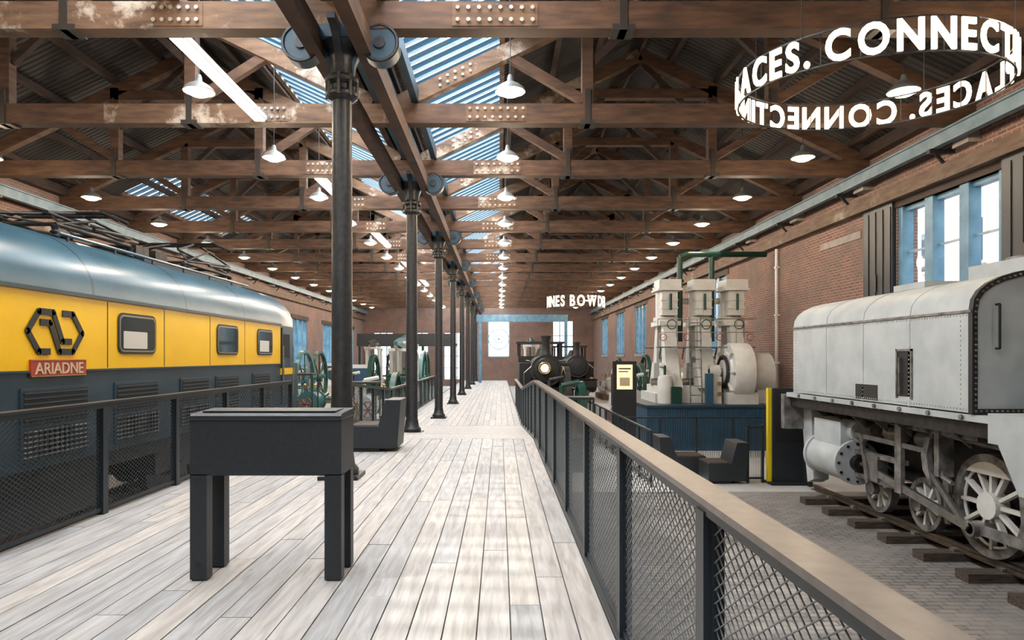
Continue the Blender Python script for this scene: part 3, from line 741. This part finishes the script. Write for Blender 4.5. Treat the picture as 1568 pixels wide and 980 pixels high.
    b.prism([(12.5,zr+.25),(12.75,zr+.15),(12.98,zr+1.3),(12.98,zr+1.6),(12.6,zr+1.6)],xq-.14,xq+.14,'grey','X')
    for yy in(11.0,10.3,9.5): b.cyl((xq-s*.2,yy,zr+1.3),(xq-s*.2,yy+.35,zr+1.3),.12,'greyd',14)
    b.box(xq-.15,xq+.15,10.0,10.9,zr+1.5,zr+1.72,'loco')
    b.tube([(xq,5.2,zr+1.3),(xq,12.6,zr+1.58)],.025,'greyd'); b.tube([(xq+s*.05,9.3,zr+1.7),(xq+s*.05,9.0,zr+.9),(xq+s*.05,8.8,zr+.85)],.03,'greyd'); b.tube([(xq,11.2,zr+1.5),(xq-s*.1,10.2,zr+1.62),(xq-s*.1,8.0,zr+1.62)],.035,'grey')
b.box(x0+.0,x0+.5,6.7,7.55,Z(-.95),Z(-.62),'grey'); b.prism([(6.7,Z(-.95)),(7.4,Z(-.95)),(7.1,Z(-1.45)),(6.8,Z(-1.45))],x0+.0,x0+.35,'grey','X')
for yy in(8.45,7.05,5.65): b.cyl((GX-.7,yy,zr+.64),(GX+.7,yy,zr+.64),.1,'loco',12)
for yy in(9.75,10.95): b.cyl((GX-.7,yy,zr+.38),(GX+.7,yy,zr+.38),.08,'loco',12)
b.box(GX-.5,GX+.5,4.6,12.9,zr+.7,zr+1.2,'loco')
b.cyl((xm,-1.5,Z(.1)),(xm,7.0,Z(.1)),.95,'grey',40); b.cyl((xm,7.0,Z(.1)),(xm,7.2,Z(.1)),.98,'loco',40)
for yy in(0,1.6,3.2,4.8,6.4): b.cyl((xm,yy,Z(.1)),(xm,yy+.06,Z(.1)),.965,'greyd',40)
b.box(GX-.6,GX+.6,-1.5,7.0,Z(-1.3),Z(-.75),'loco')
b.done('steam_locomotive')

# ---------------------------------------------------------------- ring signs
def ring_sign(name,cx,cy,cz,R,txt,a0,h,tx,ty,gap=.2,span=2*math.pi,fat=.010,nar=.88):
    b=B()
    n=72
    def P(a,dz,r=R):
        x=r*math.cos(a); y=r*math.sin(a); return Vector((cx+x,cy+y,cz+tx*x+ty*y+dz))
    for dz in(-.02,h+.02):
        for i in range(n): b.beam(P(2*math.pi*i/n,dz,R-.03),P(2*math.pi*(i+1)/n,dz,R-.03),.02,.015,'iron')
    glyphs=[]; tot=0
    for ch in txt:
        if ch==' ': glyphs.append((None,None,gap)); tot+=gap; continue
        v,f=text_geo(ch,h*1.4,.010,fat); w=max(p.x for p in v)-min(p.x for p in v); glyphs.append((v,f,w+.05)); tot+=w+.05
    k=span/tot; a=a0
    for v,f,w in glyphs:
        c=a+w*k/2; a+=w*k
        if v is None: continue
        x0=(max(p.x for p in v)+min(p.x for p in v))/2
        sc=k*R*nar
        vs=[P(c+(p.x-x0)*sc/R,p.y,R+p.z) for p in v]
        b.add(vs,f,'led')
    for i in range(24):
        a=2*math.pi*i/24; b.beam(P(a,-.02,R-.03),P(a,h+.02,R-.03),.008,.008,'iron')
    for a in(.6,2.2,3.8,5.4):
        p=P(a,h); b.tube([p,(p.x,p.y,Z(5.0))],.006,'iron',5)
    return b.done(name,30)
ring_sign('illuminated_ring_sign',4.58,8.54,Z(3.27),1.536,'CONNECTING PLACES. CONNECTING PLACES. ',math.radians(-134),.325,.0,.06,.12,fat=.013,nar=.92)
ring_sign('illuminated_ring_sign',4.05,36.5,Z(2.65),1.55,'NNES BOWDEN ',math.radians(-172),.55,0,0,.25,math.radians(175),.02,.85)

# ---------------------------------------------------------------- pendant lamps
def lamp(x,y,light):
    b=B(); z=Z(4.27)
    top=roofz(x)-.02
    b.tube([(x,y,z+.2),(x,y,top)],.008,'black',5)
    b.lathe((x,y,z),[(.03,.24),(.045,.2),(.05,.14),(.09,.11),(.16,.07),(.22,.02),(.245,-.03),(.24,-.035),(.21,.01),(.14,.06),(.001,.09)],'enamel',20)
    b.lathe((x,y,z),[(.205,-.0),(.19,-.05),(.12,-.09),(.001,-.11)],'bulb',16)
    o=b.done('pendant_lamp',50)
    l=bpy.data.lights.new('lamp_light','POINT'); l.energy=light; l.color=(1,.80,.58); l.shadow_soft_size=.14
    lo=bpy.data.objects.new('lamp_light',l); COL.objects.link(lo); lo.location=(x,y,z-.26); lo.parent=o
for x in(.17,6.45,-4.8,-10.85):
    for n in range(-2,14): lamp(x,10.9+3.62*n,88)

# ---------------------------------------------------------------- cream vertical steam engine
b=B(); b.box(4.25,8.5,19.7,24.6,0,Z(-1.45),'plinth')
for i in range(60): x=4.28+i*.0715; b.beam((x,19.69,.1),(x,19.69,1.2),.01,.02,'blued')
b.box(4.2,8.55,19.62,24.65,Z(-1.45),Z(-1.382),'blued'); b.done('engine_plinth')
b=B(); zb=Z(-1.38)
yc=21.6
b.box(4.7,8.3,20.6,22.7,zb,zb+.28,'white'); b.box(4.85,7.5,20.8,22.5,zb+.28,zb+.5,'white')
for i,x in enumerate((5.25,6.3,7.3)):
    for s in(-1,1):
        y=yc+s*.75
        b.prism([(y-.3,zb+.45),(y+.3,zb+.45),(yc+s*.38+.14,Z(1.05)),(yc+s*.38-.14,Z(1.05))],x-.2,x+.2,'white','X')
        b.prism([(y-.3,zb+.45),(y+.3,zb+.45),(yc+s*.5+.16,zb+1.2),(yc+s*.5-.16,zb+1.2)],x-.28,x+.28,'white','X')
        b.box(x-.03,x+.03,y-.36,y+.36,zb+.45,zb+.9,'white')
    b.box(x-.33,x+.33,yc-.6,yc+.6,Z(.98),Z(1.12),'white')
    b.cyl((x,yc,Z(1.12)),(x,yc,Z(1.25)),.38,'white',20)
    b.cyl((x,yc,Z(1.25)),(x,yc,Z(2.1)),.31,'white',24); b.box(x-.24,x+.24,yc-.55,yc-.1,Z(1.3),Z(2.05),'white')
    b.cyl((x,yc,Z(2.1)),(x,yc,Z(2.2)),.40,'white',24); b.cyl((x,yc,Z(2.2)),(x,yc,Z(2.42)),.28,'white',20)
    b.box(x-.34,x+.34,yc-.62,yc+.1,Z(2.12),Z(2.40),'white'); b.box(x-.38,x+.38,yc-.66,yc+.3,Z(2.06),Z(2.12),'white')
    for zz in(1.5,1.75): b.box(x-.26,x+.26,yc-.57,yc-.1,Z(zz),Z(zz+.05),'white')
    b.cyl((x,yc,Z(.1)),(x,yc,Z(1.0)),.05,'steel',10); b.box(x-.16,x+.16,yc-.3,yc+.3,Z(-.0),Z(.2),'steel')
    b.beam((x,yc,Z(.05)),(x+.0,yc+.2,zb+.55),.14,.12,'steel')
    b.cyl((x,yc-.66,Z(1.45)),(x,yc-.66,Z(1.95)),.04,'green',8); b.cyl((x+.2,yc-.62,Z(.0)),(x+.2,yc-.62,Z(1.2)),.025,'steel',8)
    b.torus((x,yc-.8,Z(1.0)),.14,.015,'green','Y',16,6)
b.cyl((4.8,yc,zb+.6),(7.7,yc,zb+.6),.12,'steel',14)
b.box(4.75,7.7,20.5,20.75,Z(.28),Z(.32),'greyd'); b.box(4.75,7.7,22.45,22.7,Z(.28),Z(.32),'greyd')
for zz in(.75,1.15): b.tube([(4.75,20.5,Z(zz)),(7.7,20.5,Z(zz))],.014,'steel',6)
for i in range(6): x=4.75+i*.59; b.cyl((x,20.5,Z(.3)),(x,20.5,Z(1.15)),.014,'steel',6)
for s in(-.17,.17): b.tube([(5.85+s,20.3,zb),(5.85+s,20.48,Z(1.2))],.02,'greyd',6)
for i in range(9): b.tube([(5.68,20.3+.02*i,zb+.25+i*.27),(6.02,20.3+.02*i,zb+.25+i*.27)],.014,'greyd',6)
for x in(5.78,6.80): b.tube([(x,yc+.3,Z(.5)),(x,yc+.3,Z(3.2))],.09,'green',12); b.cyl((x,yc+.3,Z(2.4)),(x,yc+.3,Z(2.48)),.14,'green',12); b.tube([(x,yc+.3,Z(3.2)),(x+.25,yc+.3,Z(3.30)),(XR-.25,yc+.3,Z(3.30))],.09,'green',12)
b.tube([(5.25,yc+.35,Z(1.8)),(7.3,yc+.35,Z(1.8))],.1,'white',12)
b.lathe((7.0,20.55,zb+.95),[(.001,-.3),(.35,-.3),(.36,-.22),(.55,-.22),(.6,-.16),(.82,-.16),(.86,-.1),(.86,.42),(.8,.48),(.001,.48)],'white',36,'X')
b.torus((6.72,20.55,zb+.95),.45,.05,'black','X')
for i in range(8):
    t=i*math.pi/4; b.beam((6.80,20.55+.36*math.cos(t),zb+.95+.36*math.sin(t)),(6.80,20.55+.8*math.cos(t),zb+.95+.8*math.sin(t)),.05,.1,'white',up=(1,0,0))
b.box(6.72,6.83,20.2,20.5,zb+.45,zb+.75,'black'); b.box(6.72,6.83,20.62,20.9,zb+1.15,zb+1.4,'black')
b.box(6.7,7.6,20.0,21.1,zb,zb+.35,'white'); b.cyl((6.3,20.55,zb+.95),(8.1,20.55,zb+.95),.09,'steel',14)
b.box(6.25,6.6,20.3,20.8,zb,zb+.8,'white'); b.cyl((6.3,20.55,zb+.95),(6.6,20.55,zb+.95),.2,'white',18)
b.lathe((7.95,20.9,zb+.85),[(.001,-.3),(.6,-.3),(.66,-.2),(.66,.25),(.001,.3)],'white',30,'X'); b.box(7.7,8.2,20.4,21.3,zb,zb+.4,'white')
for z in(.3,.6): b.cyl((6.45,20.0,zb+z),(6.45,20.05,zb+z),.07,'brass',12)
b.box(5.1,5.4,20.2,20.5,zb,zb+.5,'green'); b.box(6.1,6.3,20.1,20.3,zb,zb+.9,'plinth')
b.lathe((4.95,20.45,zb),[(.001,0),(.22,0),(.22,.7),(.18,.82),(.001,.86)],'white',18); b.tube([(4.95,20.45,zb+.8),(4.95,20.45,zb+1.1),(4.95,21.0,zb+1.1)],.04,'green',8)
for x in(4.9,5.6,6.6,7.5): b.beam((x,20.75,Z(.28)),(x,20.95,Z(-.05)),.04,.04,'greyd'); b.torus((x,20.42,Z(.6)),.1,.012,'ered','Y',14,5); b.cyl((x,20.42,Z(.6)),(x,20.9,Z(.6)),.012,'steel',6)
b.done('vertical_steam_engine')

# ---------------------------------------------------------------- info panel, poster
b=B(); b.box(5.72,5.80,14.55,14.65,0,Z(-.66),'syel'); b.box(5.80,6.5,14.5,14.62,.0,Z(-.66),'char'); b.box(5.86,6.44,14.495,14.5,.9,1.85,'tdark'); b.box(5.72,6.5,14.35,14.8,0,.05,'black')
b.box(6.45,6.52,14.2,14.5,0,Z(-.66),'char')
b.done('information_panel',bevel=.005)
b=B()
for z in(.1,1.2): b.beam((5.32,14.7,z),(5.68,14.7,z),.05,.04,'fence')
for x in(5.34,5.66): b.box(x-.025,x+.025,14.67,14.73,0,1.25,'fence')
for i in range(10): x=5.37+i*.03; b.beam((x,14.7,.1),(x,14.7,1.2),.006,.006,'meshd')
b.done('barrier_panel')
b=B(); y=20.2; b.box(3.35,4.05,y,y+.12,0,Z(-.12),'black'); b.box(3.47,3.93,y-.02,y,Z(-.95),Z(-.22),'poster'); b.box(3.3,4.1,y-.1,y+.25,0,.06,'black')
b.box(3.55,3.85,y-.025,y-.02,Z(-.85),Z(-.6),'cream'); b.box(3.52,3.88,y-.025,y-.02,Z(-.36),Z(-.32),'black'); b.box(3.52,3.8,y-.025,y-.02,Z(-.44),Z(-.41),'black'); b.done('lit_poster_stand')

b=B()
x,y0,y1=3.15,14.2,26
for y in [y0+i*1.2 for i in range(10)]: b.box(x-.025,x+.025,y-.025,y+.025,0,1.15,'fence')
b.beam((x,y0,1.16),(x,y1,1.16),.06,.04,'fence'); b.beam((x,y0,.1),(x,y1,.1),.03,.04,'fence')
for i in range(98): y=y0+i*.12; b.beam((x,y,.1),(x,y,1.15),.008,.008,'meshd')
b.done('low_barrier')
b=B()
y=15.9+2.2
for x in [3.3+i*.96 for i in range(6)]: b.box(x-.025,x+.025,y-.025,y+.025,0,1.1,'fence')
b.beam((3.3,y,1.1),(8.1,y,1.1),.05,.04,'fence')
for i in range(80): x=3.3+i*.06; b.beam((x,y,.05),(x,y,1.1),.008,.008,'meshd')
b.done('low_barrier')

# ---------------------------------------------------------------- dark steam locomotives
def small_loco(x,y,base,L,kbody,name,lampon=True):
    b=B(); zr=base+.15
    b.box(x-1.1,x+1.1,y,y+.18,zr+.75,zr+1.25,'loco')
    for s in(-1,1): b.cyl((x+s*.75,y-.35,zr+1.0),(x+s*.75,y,zr+1.0),.1,'iron',12); b.cyl((x+s*.75,y-.4,zr+1.0),(x+s*.75,y-.35,zr+1.0),.2,'iron',18)
    b.box(x-1.15,x+1.15,y,y+L,zr+1.2,zr+1.28,'iron')
    b.cyl((x,y+.25,zr+2.0),(x,y+1.2,zr+2.0),.66,'black',32); b.cyl((x,y+1.2,zr+2.0),(x,y+L-1.8,zr+2.0),.62,kbody,32)
    b.lathe((x,y+.25,zr+2.0),[(.55,0),(.5,-.07),(.001,-.12)],'iron',24,'Y')
    b.lathe((x,y+.75,zr+2.6),[(.26,0),(.18,.15),(.15,.6),(.22,.8),(.22,.85),(.13,.85)],'black',20)
    b.lathe((x,y+L*.5,zr+2.55),[(.33,0),(.28,.2),(.2,.4),(.001,.45)],'loco',20)
    b.box(x-1.05,x+1.05,y+L-1.8,y+L,zr+1.28,zr+2.6,kbody); b.box(x-1.15,x+1.15,y+L-1.9,y+L+.1,zr+3.2,zr+3.3,'black')
    for sx in(-1,1):
        for sy in(L-1.75,L-.05): b.box(x+sx*1.0-.06,x+sx*1.0+.06,y+sy-.05,y+sy+.05,zr+2.6,zr+3.2,'black')
        b.box(x+sx*.85-.25,x+sx*.85+.25,y+1.3,y+L-1.9,zr+1.28,zr+2.3,kbody)
        b.tube([(x+sx*.7,y+.4,zr+2.4),(x+sx*.7,y+L-1.9,zr+2.4)],.02,'steel')
        b.tube([(x+sx*.95,y+.1,zr+1.25),(x+sx*.95,y+.1,zr+1.9),(x+sx*.6,y+.3,zr+2.2)],.02,'steel')
        b.cyl((x+sx*.8,y+.1,zr+1.3),(x+sx*.8,y+.3,zr+1.3),.1,'brass',12)
    for s in(-1,1):
        for yy in(1.6,3.0,4.4): b.wheel((x+s*.72,y+yy,zr+.55),.55,'iron','X',.12,10,.08,.12,'steel')
        b.cyl((x+s*.9,y+.4,zr+.7),(x+s*.9,y+1.0,zr+.7),.24,'black',18); b.beam((x+s*.9,y+1.6,zr+.4),(x+s*.9,y+4.4,zr+.4),.05,.1,'steel')
    if lampon:
        b.cyl((x-.1,y+.16,zr+2.1),(x-.1,y-.02,zr+2.1),.25,'black',24); b.torus((x-.1,y-.03,zr+2.1),.23,.03,'brass','Y'); b.cyl((x-.1,y-.025,zr+2.1),(x-.1,y-.035,zr+2.1),.16,'headl',18)
    b.box(x-.5,x+.5,y+.3,y+L-.3,zr+.6,zr+1.2,'iron')
    for s in(-1,1): b.box(x+s*.72-.04,x+s*.72+.04,y-.6,y+L+.6,base,zr,'rust')
    return b.done(name)
small_loco(1.95,28,0,6.5,'black','tank_locomotive')
small_loco(4.6,40,0,6.5,'loco','tank_locomotive',False)

def mill_engine(x,y,base,k,name,fw=1.1,fk=None,s=1):
    b=B()
    b.box(x-.7,x+.7,y,y+3.4,base,base+.35,'brickx'); b.box(x-.45,x+.45,y+.1,y+3.2,base+.35,base+.55,k)
    b.cyl((x,y+.2,base+1.0),(x,y+1.2,base+1.0),.36,k,24); b.cyl((x,y+.12,base+1.0),(x,y+.2,base+1.0),.42,k,24); b.cyl((x,y+1.2,base+1.0),(x,y+1.28,base+1.0),.42,k,24)
    b.box(x-.3,x+.3,y+.35,y+1.05,base+.5,base+.8,k); b.box(x-.62*s-.12,x-.62*s+.12,y+.3,y+1.1,base+.85,base+1.2,k)
    b.cyl((x,y+1.28,base+1.0),(x,y+1.9,base+1.0),.05,'steel',10); b.box(x-.12,x+.12,y+1.8,y+2.05,base+.85,base+1.15,'steel')
    b.beam((x,y+1.9,base+1.0),(x+.1,y+2.8,base+1.2),.08,.1,'steel')
    b.cyl((x-.5,y+2.8,base+1.0),(x+.9,y+2.8,base+1.0),.08,'steel',12)
    for u in(-.45,.35): b.prism([(y+2.55,base+.5),(y+3.05,base+.5),(y+2.92,base+1.12),(y+2.68,base+1.12)],x+u-.1,x+u+.1,k,'X')
    b.wheel((x+.78,y+2.8,base+fw+.05),fw,fk or k,'X',.2,8,.12,.18)
    b.lathe((x-.3,y+1.5,base+.55),[(.05,0),(.04,.9),(.09,.95),(.03,1.0),(.03,1.25),(.001,1.3)],'brass',12)
    for t in(-1,1): b.ball((x-.3+t*.2,y+1.5,base+1.6),.07,'brass'); b.tube([(x-.3,y+1.5,base+1.8),(x-.3+t*.2,y+1.5,base+1.6)],.012,'steel',6)
    b.tube([(x,y+.7,base+1.35),(x,y+.7,base+1.9),(x+.5,y+.7,base+2.0)],.07,k,10)
    return b.done(name)
E='stationary_steam_engine'
mill_engine(1.75,18.6,0,'green',E,.95,'green')
mill_engine(1.75,23.2,0,'loco',E,1.15,'loco')
mill_engine(-4.7,23.0,.0,'white',E,1.05,'green')
mill_engine(-7.2,25.5,.0,'teal',E,1.2,'loco')
mill_engine(-10.0,24.3,.0,'white',E,1.3,'green',-1)
mill_engine(-4.8,28.5,0,'green',E,1.2,'white')
mill_engine(-7.0,31,0,'white',E,1.4,'green')
mill_engine(-10.5,34,0,'white',E,1.5,'green')
mill_engine(5.4,27.3,0,'white',E,1.2,'green')
mill_engine(7.3,35,0,'white',E,1.4,'green')
mill_engine(-6.5,44,0,'green',E,1.5,'white')
mill_engine(-10.5,40,0,'white',E,1.5,'teal')
mill_engine(7.2,43,0,'white',E,1.3,'green')

def pumping_engine(x,y,k,kc,H=3.4):
    b=B(); b.box(x-.8,x+.8,y-2,y+2,0,.4,'stone')
    for yy in(-.5,.5):
        for xx in(-.45,.45): b.lathe((x+xx,y+yy,0),[(.001,.4),(.18,.4),(.18,.5),(.1,.6),(.085,H-.3),(.14,H-.2),(.14,H-.1),(.001,H-.1)],kc,16)
    b.box(x-.6,x+.6,y-.7,y+.7,H-.1,H+.05,kc)
    b.prism([(y-2,H+.35),(y-1,H+.5),(y,H+.6),(y+1,H+.5),(y+2,H+.35),(y+2,H+.2),(y,H+.05),(y-2,H+.2)],x-.1,x+.1,k,'X')
    b.cyl((x-.3,y,H+.3),(x+.3,y,H+.3),.12,'steel',14)
    b.cyl((x,y-1.8,.4),(x,y-1.8,1.7),.38,k,24); b.cyl((x,y-1.8,1.7),(x,y-1.8,1.78),.45,k,24); b.cyl((x,y-1.8,1.78),(x,y-1.8,H+.25),.04,'steel',8)
    b.beam((x,y+1.9,H+.25),(x,y+1.6,1.2),.12,.1,k); b.cyl((x-.3,y+1.5,1.3),(x+1.1,y+1.5,1.3),.09,'steel',12)
    b.wheel((x+.95,y+1.5,1.55),1.5,k,'X',.18,8,.14,.2)
    return b.done('pumping_engine')
pumping_engine(-5.3,39,'green','white'); pumping_engine(-10.0,30.2,'teal','white',3.0); pumping_engine(2.4,52,'green','white',3.6); pumping_engine(-9.2,50,'loco','white'); pumping_engine(-5.0,34.8,'teal','white',3.1)

def case(x,y,w,d,h,base=0,inside='brass'):
    b=B(); b.box(x,x+w,y,y+d,base,base+.8,'char'); b.box(x-.02,x+w+.02,y-.02,y+d+.02,base+h,base+h+.06,'char')
    for xx in(x,x+w):
        for yy in(y,y+d): b.box(xx-.02,xx+.02,yy-.02,yy+.02,base+.8,base+h,'char')
    b.box(x+.01,x+w-.01,y,y+.01,base+.8,base+h,'glass'); b.box(x,x+.01,y,y+d,base+.8,base+h,'glass')
    b.lathe((x+w/2,y+d/2,base+.8),[(.001,.0),(.22,.0),(.22,.05),(.08,.1),(.08,.35),(.16,.45),(.001,.55)],inside,14); b.wheel((x+w*.75,y+d/2,base+1.1),.25,'ered','Y',.05,6,.03,.05)
    return b.done('display_case')
case(-4.9,20.4,1.2,.7,1.9); case(-5.3,22.0,.5,.5,2.1,0,'white'); case(-7.6,22.6,1.4,.7,2.1,0,'teal'); case(1.3,16.0,.9,.6,1.7,0); case(4.4,26.2,.6,.6,2.0); case(-12.4,38.2,1.2,.7,2.0,0,'white'); case(7.3,30.6,1.2,.7,2.1)
for x,y,w,k in((-9.5,20.6,1.2,'wboard'),(-8.6,37.2,1.6,'wboard'),(1.4,46.5,1.4,'wboard'),(6.8,26.0,1.0,'wboard'),(-12.2,46.5,1.8,'wboard')):
    b=B(); b.box(x,x+w,y,y+.08,.25,2.3,k); b.box(x-.04,x,y-.02,y+.1,0,2.35,'char'); b.box(x+w,x+w+.04,y-.02,y+.1,0,2.35,'char'); b.box(x+.1,x+w-.1,y-.01,y,1.0,2.1,'poster' if x>0 else 'plinth'); b.done('display_board')
b=B(); b.box(-11.5,-3.6,55,58,Z(.9),Z(1.15),'char'); b.box(-11.5,-3.6,55,55.05,Z(1.15),Z(1.9),'char')
for x in(-11.3,-8.7,-6.2,-3.8): b.box(x-.1,x+.1,55.1,55.3,0,Z(.9),'char')
b.done('mezzanine_gallery')
b=B(); b.box(-1.9,5.6,56,56.3,Z(2.9),Z(3.5),'blue')
for x in(-1.6,5.45): b.box(x-.12,x+.12,56,56.3,.61 if x<0 else 0,Z(2.9),'blue')
b.done('steel_gantry')
b=B(); y=8.8*1045/(1187-765)
b.tube([(XR-.08,y-.3,Z(3.4)),(XR-.08,y-.3,.3)],.045,'wboard',10)
for z in(1,2.5,4,5.5): b.box(XR-.14,XR,y-.36,y-.24,z,z+.05,'wboard')
b.done('wall_pipe')
b=B(); b.box(XR-.02,XR+.001,16.6,18.7,Z(2.9),Z(3.08),'stone'); b.done('trim_3')

b=B()
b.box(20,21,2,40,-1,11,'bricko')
for y in range(4,38,3):
    for z in(3.2,6.6): b.box(19.9,20,y,y+1.3,z,z+2,'wboard'); b.box(19.88,19.9,y+.12,y+1.18,z+.12,z+1.88,'tblue')
b.box(19.8,21,2,40,5.6,5.9,'wboard'); b.done('neighbouring_building')
b=B(); b.box(-60,60,-40,110,-.5,-.31,'conc'); b.done('ground_outside')

# ---------------------------------------------------------------- lights
def area(name,loc,sx,sy,rot,e,c):
    l=bpy.data.lights.new(name,'AREA'); l.shape='RECTANGLE'; l.size=sx; l.size_y=sy; l.energy=e; l.color=c
    o=bpy.data.objects.new(name,l); COL.objects.link(o); o.location=loc; o.rotation_euler=rot; return o
sa=math.atan(SL)
L=Y1-Y0; ym=(Y0+Y1)/2
xr=sum(sky_r)/2; area('skylight_daylight',(xr,ym,roofz(xr)+.35),2.1,L,(0,-sa,0),9500,(.97,.98,1))
xl=sum(sky_l)/2; area('skylight_daylight',(xl,ym,roofz(xl)+.35),2.6,L,(0,sa,0),12000,(.97,.98,1))
sun=bpy.data.lights.new('sun','SUN'); sun.energy=3.0; sun.angle=.03; sun.color=(1,.96,.9)
so=bpy.data.objects.new('sun',sun); COL.objects.link(so)
d=Vector((.45,.10,-.88)); so.rotation_euler=d.to_track_quat('-Z','Y').to_euler()
w=bpy.data.worlds.new('World'); S.world=w; w.use_nodes=True
bg=w.node_tree.nodes['Background']; bg.inputs[0].default_value=(.92,.95,1,1); bg.inputs[1].default_value=3.2

cam=bpy.data.cameras.new('camera'); co=bpy.data.objects.new('camera',cam); COL.objects.link(co)
co.location=(0,0,CZ); co.rotation_euler=(math.radians(90),0,0)
cam.sensor_width=36; cam.lens=24; cam.shift_x=19/1568; cam.shift_y=57/1568; cam.clip_start=.05; cam.clip_end=300
S.camera=co
